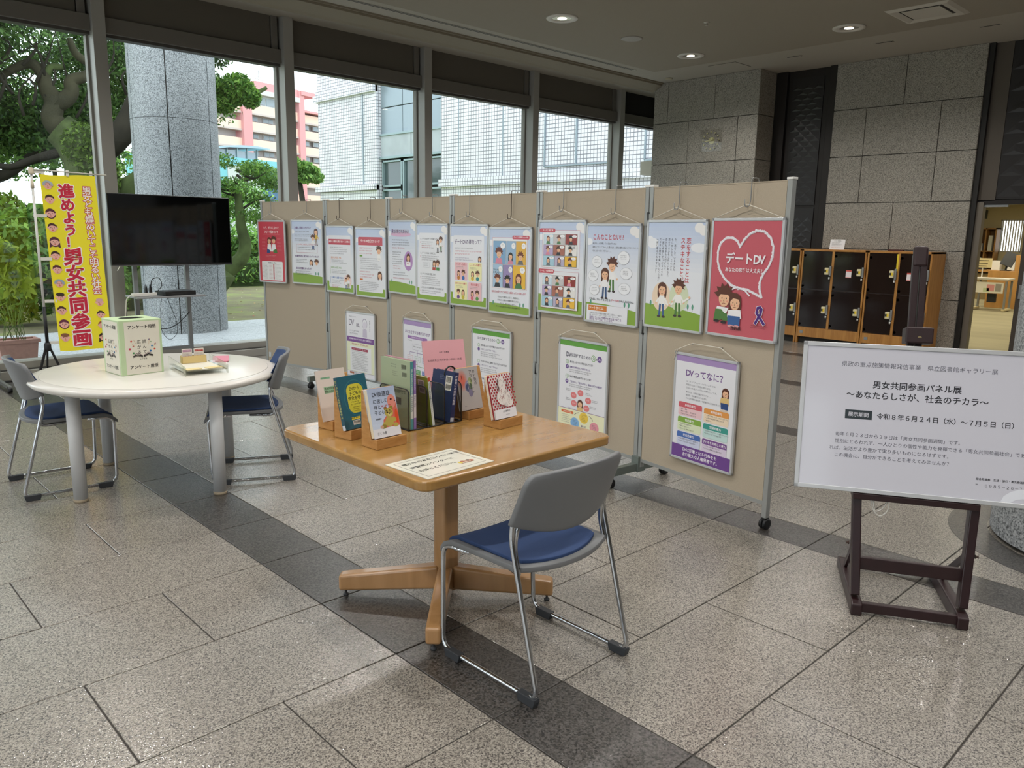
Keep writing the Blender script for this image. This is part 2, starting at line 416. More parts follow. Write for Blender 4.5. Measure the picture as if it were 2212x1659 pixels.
# ceiling
CZ = 4.063
C_BORD = mat('a09a8e', .9, name='ceiling_plaster'); C_IN = mat('989082', .95, bump=(420, .9), noise=(380, .1), name='perforated_ceiling'); C_BEAM = mat('867e6c', .7, name='beam_paint')
ceil = struct('ceiling')
cb = MB(); cb.box(-6.5, -7, CZ, 13.6, 9.9, CZ+.25, C_BORD); cb.build('plaster_border', ceil)
cb = MB(); cb.box(-6.0, -6.5, CZ-.012, 10.47, 7.85, CZ, C_IN); cb.build('acoustic_panel', ceil)
tr = struct('trim_1')
tb = MB(); tb.prism([(8.30, CZ), (8.30, CZ-.02), (8.33, CZ-.02), (8.33, CZ-.045), (8.47, 3.95), (8.50, 3.93), (8.52, 3.93), (8.60, 4.05), (8.60, CZ)], -6.5, 11.33, C_BEAM); tb.build('bulkhead', tr)
tb = MB(); tb.box(-6.5, 8.6, 4.15, 13.6, 9.6, 4.2, C_BEAM); tb.build('pocket_soffit', tr)

# back wall of granite slabs
ZJ = [0, .085, .747, 1.412, 2.078, 2.742, 3.408, CZ]
def slabs(parent, axis, pos, depth, a0, a1, joints, sgn=1):
    """coursed slabs on a plane; joints[k] lists the vertical joints of course k"""
    for k in range(len(ZJ)-1):
        js = [a0]+[j for j in joints[k] if a0+.03 < j < a1-.03]+[a1]
        for p, q in zip(js, js[1:]):
            m = MB(); g = .005; dz = random.uniform(-.0015, .0015)
            if axis == 'x': m.box(pos+dz, p+g, ZJ[k]+g, pos+depth, q-g, ZJ[k+1]-g, G_WALL)
            else: m.box(p+g, pos+dz, ZJ[k]+g, q-g, pos+depth, ZJ[k+1]-g, G_WALL)
            m.build('granite_slab', parent)
DARKJ = mat('2c2a28', .9, name='dark_joint')  # one dark colour for the backing seen in joints and gaps
wb = struct('wall_back')
m = MB(); m.box(11.85, 3.60, 0, 12.1, 5.56, CZ, DARKJ); m.build('backing', wb)
A = [4.08, 5.085]; B = [4.58]
slabs(wb, 'x', 11.83, .1, 3.585, 5.57, [[], A, A, B, A, A, B])
# lobby pillar with the clock
wp = struct('wall_pillar')
m = MB(); m.box(11.37, 6.55, 0, 11.83, 8.47, CZ, DARKJ); m.build('backing', wp)
A = [6.872, 7.775]; B = [7.308, 8.206]
slabs(wp, 'x', 11.35, .1, 6.53, 8.49, [[], B, A, B, A, A, B])
slabs(wp, 'y', 6.53, .1, 11.352, 11.83, [[] for _ in range(7)])
# dark metal doors with embossed pyramids
BRONZE = mat('25201d', .45, .4, name='dark_bronze'); BRONZE2 = mat('2c2928', .38, .5, name='dark_bronze_leaf'); BRONZE3 = mat('383636', .3, .55, name='bronze_facet_sheen')  # facets lighter than the leaf: their reflected brightness is put into the colour
def pyramid_leaf(parent, y0, y1, z0, z1, X, nx, name):
    m = MB(); m.box(X, y0, z0, X+.04, y1, z1, BRONZE2); w_ = (y1-y0)/nx; h_ = w_*.92; k = 0; z = z0+.03
    while z+h_ < z1:
        sh = (k % 2)*.5
        for i in range(nx):
            a = y0+(i+sh)*w_
            if a+w_ > y1+.01: continue
            p = [(X-.0005, a+.004, z), (X-.0005, a+w_-.004, z), (X-.0005, a+w_/2, z+h_*.5), (X-.004, a+w_/2, z+h_*.2)]
            m.add(p, [(0, 3, 2), (3, 1, 2), (0, 1, 3)], BRONZE3)
        z += h_*.5; k += 1
    return m.build(name, parent)
d2 = struct('door_2')
m = MB(); m.box(11.9, 5.56, 0, 12.08, 6.53, CZ, BRONZE); m.build('casing', d2)
m = MB(); m.box(11.84, 6.35, 0, 11.9, 6.53, CZ, BRONZE); m.box(11.84, 5.57, 0, 11.9, 5.68, CZ, BRONZE); m.build('frame', d2, .004)
pyramid_leaf(d2, 5.78, 6.28, 2.06, 3.95, 11.885, 3, 'door_leaf'); pyramid_leaf(d2, 5.78, 6.28, .08, 2.02, 11.885, 3, 'door_leaf')
# library entrance
d1 = struct('door_1')
m = MB(); m.box(11.86, 3.52, 0, 12.1, 3.585, CZ, mat('16130f', .6)); m.build('black_reveal', d1)  # near-black edge strip between the granite and the metal panel
pyramid_leaf(d1, 1.6, 3.32, 2.1, 4.06, 11.93, 6, 'metal_panel')
m = MB(); m.box(11.97, .9, 2.08, 12.1, 3.52, 4.063, BRONZE); m.box(11.92, 3.32, 2.08, 11.97, 3.52, 4.063, mat('544c43', .5, .3)); m.box(11.92, .9, 2.03, 12.0, 3.52, 2.09, BRONZE); m.build('transom', d1)
JAMB = mat('6f675c', .45, .3, name='door_jamb')
m = MB(); m.box(11.9, 3.44, 0, 12.02, 3.52, 2.06, JAMB); m.build('jamb', d1, .003)
m = MB(); m.box(11.9, 2.86, 0, 11.98, 2.93, 2.05, mat('3b332b', .5)); m.box(11.88, 2.865, .82, 11.9, 2.9, 1.0, STEEL); m.build('jamb', d1, .003)
m = MB(); m.box(11.93, 3.16, 2.0, 11.97, 3.44, 2.03, STEEL); m.build('door_closer', d1)
# rest of the shell, out of view
SH = mat('a39e94', .85, name='lobby_wall_paint')
wr = struct('wall_right')
m = MB(); m.box(-6.5, -7.2, 0, 12.0, -7, CZ, mat('6e675d', .85, name='lobby_far_wall')); m.box(11.95, -7, 0, 12.1, .9, CZ, SH); m.box(11.95, .9, 0, 12.1, 2.86, 2.08, SH); m.build('plaster', wr)
wl = struct('wall_left')
m = MB(); m.box(-6.7, -7.2, 0, -6.5, 9.9, .4, SH); m.box(-6.7, -7.2, 3.5, -6.5, 9.9, CZ, SH)
for k in range(7): m.box(-6.7, -7.2+2.7*k, .4, -6.5, -5.9+2.7*k, 3.5, SH)
m.build('plaster', wl)
we = struct('wall_end')
m = MB(); m.box(13.6, 8.6, 0, 13.8, 9.6, 4.2, G_WALL); m.box(12.1, 8.5, 0, 13.8, 8.58, 4.2, SH); m.box(11.9, 6.5, 0, 12.1, 8.6, CZ, SH); m.build('plaster', we)

# window wall
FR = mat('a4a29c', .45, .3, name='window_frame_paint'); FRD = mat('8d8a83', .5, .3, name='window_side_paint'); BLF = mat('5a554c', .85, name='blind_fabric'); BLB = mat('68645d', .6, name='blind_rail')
GLASS = glassm('window_glass', (.95, .97, .97))
MXs = [.66, 2.845, 4.975, 7.095, 9.235, 11.40, 13.55]
GY = 9.40
xs = [-1.5]+MXs
for i, (a, b) in enumerate(zip(xs, xs[1:])):
    wn = struct('window_%d' % (i+1))
    a0 = a+.065; b0 = b-.065
    m = MB(); m.box(a0, GY, .18, b0, GY+.012, 3.58, GLASS); m.build('pane', wn)
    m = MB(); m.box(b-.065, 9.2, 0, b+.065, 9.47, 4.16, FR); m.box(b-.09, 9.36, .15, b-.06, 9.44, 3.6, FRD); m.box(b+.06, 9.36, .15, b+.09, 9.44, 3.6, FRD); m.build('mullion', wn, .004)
    m = MB(); m.box(a0, 9.2, 0, b0, 9.5, .09, FR); m.box(a0, 9.28, .095, b0, 9.5, .17, FR); m.box(a0, 9.24, .085, b0, 9.4, .1, mat('3c3a37', .7)); m.build('sill', wn, .003)
    m = MB(); m.box(a0+.03, 9.30, 3.68, b0-.12, 9.315, 4.15, BLF if i < 6 else mat('14110e', .8)); m.build('blind_fabric', wn)
    m = MB(); m.box(a0, 9.26, 3.53, b0-.0, 9.36, 3.69, BLB); m.box(b0-.11, 9.285, 3.69, b0-.03, 9.33, 4.15, BLB); m.build('blind_box', wn, .004)
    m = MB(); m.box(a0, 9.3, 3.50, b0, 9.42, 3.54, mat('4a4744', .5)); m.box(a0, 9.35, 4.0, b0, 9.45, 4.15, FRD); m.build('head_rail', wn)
m = MB(); m.box(-6.5, 9.25, 0, -1.43, 9.5, 4.2, SH); m.box(-1.5, 9.4, 3.56, 13.6, 9.6, 4.2, SH)
o = m.build('plaster', None); wf = struct('wall_front'); o.parent = wf
for b_ in (0,):
    m = MB(); m.box(3.515, 9.38, .17, 3.575, 9.43, 1.9, FRD)

# round granite column in the lobby (its foot shows beside the sign)
cl = thing('granite_column', 'round grey granite column rising from a dark floor ring behind the white sign board', 'column', (4.955, .58, 0))
for k in range(4):
    a0, a1 = R(12+90*k), R(102+90*k)
    for z0, z1 in ((0.02, 1.4), (1.405, 2.75), (2.755, 4.06)):
        n = 12; e = .004; vs = []
        for r in (.6, .55):
            for z in (z0, z1): vs += [(r*math.cos(a0+e+(a1-a0-2*e)*i/n), r*math.sin(a0+e+(a1-a0-2*e)*i/n), z) for i in range(n+1)]
        q = n+1; fs = [(i, i+1, q+i+1, q+i) for i in range(n)]+[(2*q+i, 3*q+i, 3*q+i+1, 2*q+i+1) for i in range(n)]
        fs += [(q+i, q+i+1, 3*q+i+1, 3*q+i) for i in range(n)]+[(0, q, 3*q, 2*q), (n, 2*q+n, 3*q+n, q+n)]
        m = MB(); m.add(vs, fs, G_COL); m.build('granite_panel', cl)
m = MB(); m.lathe([(.545, .0), (.545, 4.06)], (0, 0, 0), DARKJ, 32); m.build('core', cl)

# ceiling fixtures
RIM = mat('c9c5bc', .5, name='lamp_trim'); EMIT = mat('fff6e8', .5, emit=('fff3df', 5.0), name='lamp_glow'); REFL = mat('d8d4cc', .2, .8, name='lamp_reflector')
dl = None
labs = {(7.215, 6.79): 'round ceiling downlight at the top of the picture, left of the others', (9.87, 4.55): 'round ceiling downlight nearest the square ceiling vent', (9.87, 6.79): 'round ceiling downlight furthest back, above the display boards'}
for lx in LX:
    for ly in LY:
        seen_ = (lx, ly) in labs
        if not seen_: continue
        t_ = thing('ceiling_downlight', labs[(lx, ly)], 'ceiling light', (lx, ly, CZ-.012), group='downlights in the ceiling')
        m = MB(); m.lathe([(.19, 0), (.185, -.012), (.12, -.014), (.115, -.004)], (0, 0, 0), RIM, 32); m.build('rim', t_)
        m = MB(); m.lathe([(.115, -.006), (.085, -.001), (.001, .0)], (0, 0, 0), REFL, 24); m.build('reflector', t_)
        m = MB(); m.lathe([(.055, -.008), (.001, -.0085)], (0, 0, 0), EMIT, 16); m.build('bulb', t_)
t_ = thing('ceiling_speaker', 'plain round speaker grille flush in the ceiling near the leftmost downlight', 'speaker', (8.541, 6.794, CZ-.012))
m = MB(); m.lathe([(.14, 0), (.14, -.008), (.12, -.012), (.001, -.012)], (0, 0, 0), mat('9a968e', .7), 28); m.build('grille', t_)
t_ = thing('smoke_detector', 'small beige round detector in the plaster border above the clock pillar', 'detector', (11.066, 8.008, CZ))
m = MB(); m.lathe([(.06, 0), (.06, -.012), (.05, -.02), (.001, -.02)], (0, 0, 0), mat('a59d86', .7), 20); m.build('cover', t_)
t_ = thing('sprinkler_head', 'tiny ceiling sprinkler head between two downlights', 'sprinkler', (8.517, 5.66, CZ-.012))
m = MB(); m.lathe([(.035, 0), (.035, -.005), (.012, -.008), (.01, -.03), (.025, -.033), (.001, -.036)], (0, 0, 0), mat('b8b4aa', .4, .5), 14); m.build('head', t_)
t_ = thing('ceiling_vent', 'square white air vent with a sunken plate in the ceiling', 'vent', (9.79, 3.64, CZ-.012))
VM = mat('b3aea3', .6, name='vent_paint')
m = MB()
for r0, r1, z0, z1 in ((.34, .30, 0, -.02), (.30, .285, -.02, -.02), (.285, .21, -.02, .0)):
    for k in range(4):
        c0 = [(math.cos(R(45+90*j))*r*1.414, math.sin(R(45+90*j))*r*1.414, z) for j, r, z in ((k, r0, z0), (k+1, r0, z0), (k+1, r1, z1), (k, r1, z1))]
        m.add(c0, [(0, 1, 2, 3)], VM)
m.build('outer_frame', t_)
m = MB(); m.box(-.2, -.2, -.012, .2, .2, -.006, VM); m.build('centre_plate', t_); m = MB(); m.box(-.25, -.25, -.0045, .25, .25, -.001, mat('26221d', .9)); m.build('duct', t_)
t_ = thing('slot_diffuser', 'long twin line air slot along the window side of the ceiling', 'vent', (2.0, 8.03, CZ))
m = MB(); m.box(-3, -.035, -.004, 8.2, .035, -.001, mat('a8a49a', .6)); m.build('housing', t_)
for y in (-.018, .014): m = MB(); m.box(-3, y-.006, -.006, 8.15, y+.006, -.004, mat('0c0b0a', .9)); m.build('slot', t_)
t_ = thing('access_hatch', 'square plaster access panel in the ceiling border by the clock pillar', 'hatch', (10.9, 6.8, CZ))
m = MB(); m.box(-.22, -.23, -.003, .22, .23, -.001, DARKJ); m.build('gap', t_); m = MB(); m.box(-.215, -.225, -.006, .215, .225, -.002, C_BORD); m.build('panel', t_)
for k, (y, l_) in enumerate(((5.783, 'small dark ceiling slot opening nearest the clock pillar'), (4.551, 'small dark ceiling slot opening between the other two'), (3.329, 'small dark ceiling slot opening nearest the right picture edge'))):
    t_ = thing('ceiling_slot', l_, 'vent', (10.93, y, CZ), group='small slots in the ceiling border')
    m = MB(); m.box(-.035, -.11, -.006, .035, .11, -.001, C_BORD); m.build('plate', t_); m = MB(); m.box(-.03, -.1, -.008, -.012, .1, -.006, mat('0c0b0a', .9)); m.box(-.03, -.1, -.0081, .02, -.088, -.006, mat('0c0b0a', .9)); m.build('opening', t_)

# library room behind the entrance
rm = struct('wall_library')
CAR = mat('8d8567', .95, noise=(.35, .14, (6, .6, 1)), bump=(60, .3), name='library_carpet'); CREAM = mat('b7ad8b', .8, name='library_paint')
m = MB(); m.box(12.02, 1.0, -.2, 27.4, 9.15, .0, CAR); m.build('carpet', rm)
m = MB(); m.box(27.2, 1.0, 0, 27.4, 6.73, 3.2, CREAM); m.box(27.2, 7.33, 0, 27.4, 9.15, 3.2, CREAM); m.box(27.2, 6.73, 0, 27.4, 7.33, 1.25, CREAM); m.box(27.2, 6.73, 2.2, 27.4, 7.33, 3.2, CREAM); m.box(12.3, .8, 0, 27.4, 1.0, 3.2, CREAM); m.build('plaster', rm)
m = MB(); m.box(14, 9.15, 0, 27.4, 9.3, 3.2, CREAM); m.build('plaster', rm)
m = MB(); m.box(12.1, 1, 2.66, 27.4, 9.3, 2.9, mat('cfcab8', .8)); m.build('soffit', rm)
for k in range(4):
    ld = bpy.data.lights.new('library_lamp', 'AREA'); ld.shape = 'RECTANGLE'; ld.size = .3; ld.size_y = 5; ld.energy = 95; ld.color = (1, .93, .75)
    lo = bpy.data.objects.new('library_lamp', ld); lo.location = (13.6+3.2*k, 5.2, 2.58); COL.objects.link(lo)
for k in range(4):
    t_ = thing('strip_light', 'white ceiling strip light in the library, %s from the doorway' % ('nearest', 'second', 'third', 'furthest')[k], 'ceiling light', (13.6+3.2*k, 5.2, 2.62), group='strip lights in the library')
    m = MB(); m.box(-.14, -2.5, 0, .14, 2.5, .035, mat('fff6dc', .5, emit=('fff2d0', 1.6))); m.build('diffuser', t_)
# ================================================================ LIBRARY FURNITURE beyond the entrance
OAK = mat('a5793f', .5, noise=(9, .12, (1, 1, .15)), name='library_oak'); IVORY = mat('cdbf94', .5, name='ivory_paint'); PAPER = mat('d9d5c6', .7, name='paper')
t = thing('reading_cart', 'ivory framed cart with a printed sheet and low shelf inside the library doorway', 'cart', (20.4, 5.5, 0))
for y in (-.32, .32):
    m = MB(); m.box(-.25, y-.03, .02, .25, y+.03, .06, IVORY); m.build('foot', t)
    for x in (-.2, .2): m = MB(); m.box(x-.02, y-.02, .06, x+.02, y+.02, .68, mat('8b8c8a', .4, .4)); m.build('leg', t)
m = MB(); m.box(-.26, -.36, .7, .26, .36, .74, mat('b9b4a6', .4)); m.build('top', t, .005)
m = MB(); m.box(-.25, -.28, .41, -.24, .32, .65, PAPER); m.build('printed_sheet', t)
for (a, b, c_, d_, q) in ((-.1, .05, .45, .6, 'c98a86'), (.0, .12, .43, .52, 'b9c49a'), (-.24, -.12, .45, .62, '8f8b80')): m = MB(); m.box(-.252, a, c_, -.2505, b, d_, mat(q, .7)); m.build('printed_patch', t)
t = thing('bag', 'small black bag hanging below the printed sheet of the library cart', 'bag', (20.35, 5.48, .19)); m = MB(); m.box(-.04, -.09, 0, .04, .09, .2, BLACKP); m.build('body', t, .01)
t = thing('notice_board', 'small cream notice card standing above the library cart', 'sign', (20.2, 5.7, .75))
m = MB(); m.box(-.01, -.18, .22, .01, .18, .43, mat('d8c896', .7)); m.build('card', t); m = MB(); m.box(0, -.01, 0, .02, .01, .24, WHITEP); m.build('stem', t)
m = MB()
for k in range(3): m.box(-.012, -.12+.02*k, .37-.06*k, -.0105, .11, .385-.06*k, mat('4a4030', .8))
m.build('lettering', t)
t = thing('wooden_counter', 'light wooden counter box behind the cream notice card in the library', 'counter', (21.6, 5.5, 0))
m = MB(); m.box(-.3, -.5, 0, .3, .38, .88, OAK); m.build('body', t, .005); m = MB(); m.box(-.3, -.5, .88, .3, -.16, 1.25, OAK); m.build('raised_box', t, .005)
m = MB(); m.box(-.302, -.42, 1.1, -.3, -.36, 1.16, BLACKP); m.box(-.302, -.32, 1.1, -.3, -.26, 1.16, BLACKP); m.build('handle_hole', t)
t = thing('monitor', 'black tilted screen standing on the wooden counter in the library', 'monitor', (21.4, 5.55, .88))
m = MB(); m.bar((-.05, 0, .12), (.06, -.1, .42), .26, .03, BLACKP, up=(1, 0, .3)); m.build('screen', t, .005); m = MB(); m.box(-.08, -.1, 0, .1, .1, .02, BLACKP); m.bar((0, 0, 0), (.02, -.03, .22), .05, .03, BLACKP); m.build('stand', t)
t = thing('bookcase', 'tall wooden bookcase against the far wall of the library', 'bookcase', (26.95, 7.6, 0))
m = MB(); m.box(-.2, -.31, 0, .2, -.27, 1.95, OAK); m.box(-.2, .3, 0, .2, .34, 1.95, OAK); m.box(-.2, -.05, 0, .2, -.01, 1.95, OAK); m.box(-.2, -.31, 1.91, .2, .34, 1.95, OAK); m.box(.18, -.31, 0, .2, .34, 1.95, mat('6d4d25', .6)); m.build('frame', t)
for z in (.3, .8, 1.25): m = MB(); m.box(-.2, -.3, z, .2, .33, z+.03, OAK); m.build('shelf', t)
for i, (y, z, h, q) in enumerate(((.2, 1.28, .3, 'd5d3ca'), (.09, 1.28, .22, 'bfc3c6'), (-.16, 1.28, .45, 'd0cfc2'), (.22, .83, .3, 'c9c7bd'), (.08, .83, .25, 'aeb4b8'))):
    t = thing('document_file', ('pale leaflet file standing in the %s of the far library bookcase' % ['left upper corner', 'upper middle', 'upper right bay', 'left lower bay', 'middle lower bay'][i]), 'file', (26.86, 7.6+y, z)); m = MB(); m.box(-.1, -.05, 0, .08, .05, h, mat(q, .7)); m.build('cover', t)
t = thing('service_desk', 'long wooden service desk with papers far inside the library', 'desk', (24.5, 6.9, 0))
m = MB(); m.box(-.4, -1.1, .74, .4, .9, .8, OAK); m.build('worktop', t, .005); m = MB(); m.box(-.35, -1.05, 0, .35, .85, .7, mat('7b6a45', .7)); m.build('front', t)
for i, (y, h, q) in enumerate(((.35, .35, 'd8dadb'), (.0, .3, '2a2b2e'), (-.35, .25, 'd6d3cb'), (-.7, .3, 'c7c9c8'))):
    t = thing('desk_rack', '%s upright rack standing on the far library desk, number %s from the bookcase side' % (('white', 'black', 'cream', 'grey')[i], ('one', 'two', 'three', 'four')[i]), 'rack', (24.4, 6.9+y, .8)); m = MB(); m.box(-.1, -.1, 0, .1, .1, h, mat(q, .5)); m.build('body', t, .004)
t = thing('wall_sign', 'dark square sign on the cream library wall', 'sign', (27.18, 7.8, 2.23)); m = MB(); m.box(-.02, -.08, 0, .015, .08, .25, mat('3f4238', .6)); m.build('plate', t)
wn = struct('window_9', (27.22, 7.03, 1.25)); m = MB(); m.box(0, -.3, 0, .04, .3, .03, FR); m.box(0, -.3, .92, .04, .3, .95, FR); m.box(0, -.3, 0, .04, -.27, .95, FR); m.box(0, .27, 0, .04, .3, .95, FR)
for k in range(8): m.box(.0, -.26+.07*k, .03, .02, -.225+.07*k, .92, mat('dcdcd2', .7))
m.build('blind_and_frame', wn)

# ================================================================ OUTDOORS
PAVE = granite('terrace_stone', '9a9fa3', 'bfc2c5', 'd6d8da', 90, .5, .15, 90)
ter = struct('terrace')
m = MB(); m.box(-8, 9.5, -.3, 15, 13.22, -.035, GROUT); m.build('base', ter)
for i in range(-6, 12):
    for j in range(4):
        m = MB(); x0 = i*1.2; y0 = 9.52+j*.925; m.box(x0+.004, y0+.004, -.06, x0+1.196, y0+.921, -.02, PAVE); m.build('paving_slab', ter)
def groundm():
    m, t, b = pm('mossy_soil'); g = t.nodes.new('ShaderNodeNewGeometry'); n = t.nodes.new('ShaderNodeTexNoise'); n.inputs['Scale'].default_value = 1.1; n.inputs['Detail'].default_value = 8; n.inputs['Roughness'].default_value = .7
    r = t.nodes.new('ShaderNodeValToRGB'); e = r.color_ramp.elements; e[0].position = .35; e[0].color = (*lin('6c6450'), 1); e[1].position = .65; e[1].color = (*lin('87944f'), 1); k = e.new(.5); k.color = (*lin('7f7a58'), 1)
    t.links.new(g.outputs['Position'], n.inputs['Vector']); t.links.new(n.outputs['Fac'], r.inputs['Fac']); t.links.new(r.outputs['Color'], b.inputs['Base Color']); b.inputs['Roughness'].default_value = .95; return m
gd = struct('garden_ground'); m = MB(); m.box(-60, 13.22, -.3, 120, 150, -.04, groundm()); m.build('soil', gd)
m = MB(); m.box(-60, 24, -.1, 20, 34, -.02, mat('9db25a', .95, noise=(3, .2))); m.build('lawn', gd)
m = MB()
for k in range(220):
    x = random.uniform(4, 12); y = random.uniform(13.6, 20.8); s = random.uniform(.02, .045); a = random.random()*3
    m.add([(x+s*math.cos(a), y+s*math.sin(a), -.03), (x-s*math.sin(a)*.5, y+s*math.cos(a)*.5, -.02), (x-s*math.cos(a), y-s*math.sin(a), -.03), (x+s*math.sin(a)*.5, y-s*math.cos(a)*.5, -.025)], [(0, 1, 2, 3)], mat(random.choice(['b5523c', 'c9a06a', 'd8cdb0']), .8))
m.build('fallen_leaves', gd, kind='stuff')

oc = thing('granite_column', 'tall round pale granite column standing outside the window behind the television', 'column', (4.83, 12.50, 0))
for k in range(6):
    a0, a1 = R(181+60*k), R(241+60*k)
    for z0, z1 in ((-.02, 1.0), (1.006, 3.11), (3.116, 5.2), (5.206, 6.6)):
        n = 10; e = .013; vs = []
        for r in (.61, .56):
            for z in (z0, z1): vs += [(r*math.cos(a0+e+(a1-a0-2*e)*i/n), r*math.sin(a0+e+(a1-a0-2*e)*i/n), z) for i in range(n+1)]
        q = n+1; fs = [(i, i+1, q+i+1, q+i) for i in range(n)]+[(2*q+i, 3*q+i, 3*q+i+1, 2*q+i+1) for i in range(n)]+[(0, q, 3*q, 2*q), (n, 2*q+n, 3*q+n, q+n)]
        fs += [(q+i, q+i+1, 3*q+i+1, 3*q+i) for i in range(n)]
        m = MB(); m.add(vs, fs, G_COL); m.build('granite_panel', oc)
m = MB(); m.lathe([(.58, -.02), (.58, 6.6)], (0, 0, 0), mat('4b4743', .9), 32); m.build('core', oc)

# foliage: leaves as small folded quads, colour per leaf
import numpy as np
rng = np.random.default_rng(3)
def leafm():
    m = bpy.data.materials.new('leaf'); m.use_nodes = True; t = m.node_tree; b = t.nodes['Principled BSDF']; a = t.nodes.new('ShaderNodeAttribute'); a.attribute_name = 'ink'
    t.links.new(a.outputs['Color'], b.inputs['Base Color']); b.inputs['Roughness'].default_value = .55
    tr = t.nodes.new('ShaderNodeBsdfTranslucent'); t.links.new(a.outputs['Color'], tr.inputs['Color']); mx = t.nodes.new('ShaderNodeMixShader'); mx.inputs[0].default_value = .4
    t.links.new(b.outputs[0], mx.inputs[1]); t.links.new(tr.outputs[0], mx.inputs[2]); t.links.new(mx.outputs[0], t.nodes['Material Output'].inputs[0]); return m
LEAF = leafm()
def leaves(name, parent, blobs, n, size, cols, shell=.55, up=.5):
    """blobs: (x, y, z, rx, ry, rz); n leaves in all"""
    B = np.array(blobs, float); wt = B[:, 3]*B[:, 4]*B[:, 5]; wt = wt**.7; wt /= wt.sum()
    k = rng.choice(len(B), n, p=wt); d = rng.normal(size=(n, 3)); d /= np.linalg.norm(d, axis=1)[:, None]
    r = shell+(1-shell)*rng.random(n)**.7
    c = B[k, :3]+d*r[:, None]*B[k, 3:]
    ax = rng.normal(size=(n, 3)); ax /= np.linalg.norm(ax, axis=1)[:, None]
    nn = rng.normal(size=(n, 3))*.8+d*.6+np.array([0, 0, up]); nn -= ax*(nn*ax).sum(1)[:, None]; nn /= np.linalg.norm(nn, axis=1)[:, None]
    sd = np.cross(ax, nn); s = size*(.6+.8*rng.random(n))[:, None]
    V = np.stack([c-ax*s, c+sd*s*.42+nn*s*.12, c+ax*s, c-sd*s*.42+nn*s*.12], 1).reshape(-1, 3)
    me = bpy.data.meshes.new(name); me.vertices.add(4*n); me.vertices.foreach_set('co', V.ravel().astype(np.float32))
    me.loops.add(4*n); me.loops.foreach_set('vertex_index', np.arange(4*n, dtype=np.int32)); me.polygons.add(n)
    me.polygons.foreach_set('loop_start', np.arange(0, 4*n, 4, dtype=np.int32)); me.update(calc_edges=True)
    cl_ = np.array([lin(q) for q in cols]); ci = cl_[rng.integers(0, len(cols), n)]*(.75+.5*rng.random(n))[:, None]
    at = me.color_attributes.new('ink', 'FLOAT_COLOR', 'CORNER'); buf = np.ones((n, 4, 4), np.float32); buf[:, :, :3] = ci[:, None, :]; at.data.foreach_set('color', buf.ravel())
    me.materials.append(LEAF); me.validate()
    o = bpy.data.objects.new(name, me); COL.objects.link(o); o.parent = parent; o['kind'] = 'stuff'; return o
BARK = mat('454230', .95, noise=(2.5, .35), bump=(14, 1), name='mossy_bark'); MOSS = mat('4f5c33', .95, noise=(4, .4), bump=(30, 1), name='moss_bark'); DARKB = mat('332f26', .95, noise=(4, .3), name='dark_bark')
GR1 = ['3b5a2b', '4d7034', '5e8440', '6f964e', '2f4a25']; GR2 = ['6f9a3f', '86ad4b', '5f8c3a', '9cc060', '4f7a35']; GR3 = ['7fae57', '9cc873', 'b4d98a', '6a9b4a']
def rel(p, o): return tuple(a-b for a, b in zip(p, o))
# great mossy camphor tree left of the column
O = (4.9, 16.6, 0)
t = thing('camphor_tree', 'huge mossy tree with twisting limbs seen through the leftmost windows', 'tree', O)
def limb(name, pts, r0, r1, mm, n=9): m = MB(); m.tube(fillet([rel(p, O) for p in pts], .5, 3), r0, mm, n, r2=r1); return m.build(name, t)
limb('trunk', [(5.1, 16.7, -.1), (4.95, 16.5, 1.2), (4.76, 16.33, 2.3), (4.68, 16.33, 2.8), (4.46, 16.39, 3.12), (4.26, 16.45, 3.3)], .6, .3, MOSS, 14)
limb('limb', [(4.3, 16.45, 3.27), (4.16, 16.48, 3.46), (4.26, 16.46, 3.72), (4.13, 16.49, 4.0), (4.12, 16.49, 4.2), (3.95, 16.53, 4.4), (3.6, 16.6, 4.2), (3.3, 16.7, 3.9)], .2, .05, BARK)
limb('limb', [(4.22, 16.46, 3.66), (4.45, 16.4, 3.83), (4.53, 16.38, 3.95), (4.5, 16.39, 4.14), (4.77, 16.32, 4.24), (5.0, 16.2, 4.4), (4.62, 16.3, 4.55), (4.54, 16.38, 4.85)], .15, .06, BARK)
limb('limb', [(4.13, 16.49, 4.15), (4.2, 16.46, 4.34), (4.42, 16.42, 4.36)], .09, .05, MOSS)
limb('limb', [(4.9, 16.4, 2.9), (5.3, 16.1, 3.3), (5.5, 16.0, 3.9), (5.9, 15.8, 4.6)], .25, .14, DARKB)
limb('limb', [(5.0, 16.4, 2.0), (5.5, 15.9, 2.35), (6.0, 15.8, 3.1), (6.3, 15.9, 4.2)], .3, .15, MOSS)
limb('limb', [(4.5, 16.4, 2.95), (3.9, 16.6, 2.75), (3.4, 16.7, 2.5), (2.9, 16.9, 2.9)], .09, .04, DARKB)
for k in range(22):
    a = random.uniform(2.4, 5.8); b = random.uniform(3.4, 4.6); limb('twig', [(a, 16.4, b), (a+random.uniform(-.4, .4), 16.4, b+.4), (a+random.uniform(-.8, .8), 16.5, b+random.uniform(.5, 1.2))], .03, .008, DARKB, 5)
bl = [(random.uniform(.5, 7.2), random.uniform(15.5, 20), random.uniform(4.0, 6.4), 1.0, .9, .5) for _ in range(46)]+[(random.uniform(1.5, 5.6), random.uniform(17, 19), random.uniform(3.2, 4.2), .8, .7, .45) for _ in range(20)]
leaves('foliage', t, [(b[0]-O[0], b[1]-O[1], b[2], *b[3:]) for b in bl], 62000, .055, GR1+['6f9350', '7fa35c'], .2)
m_ = leaves('moss_fronds', t, [rel(p, O)+(.35, .35, .4) for p in ((4.8, 16.1, 2.4), (4.7, 16.1, 2.75), (4.55, 16.15, 3.0), (4.95, 16.2, 1.8))], 4200, .05, ['6d8a3a', '7f9c45', '556f2e'], .9)
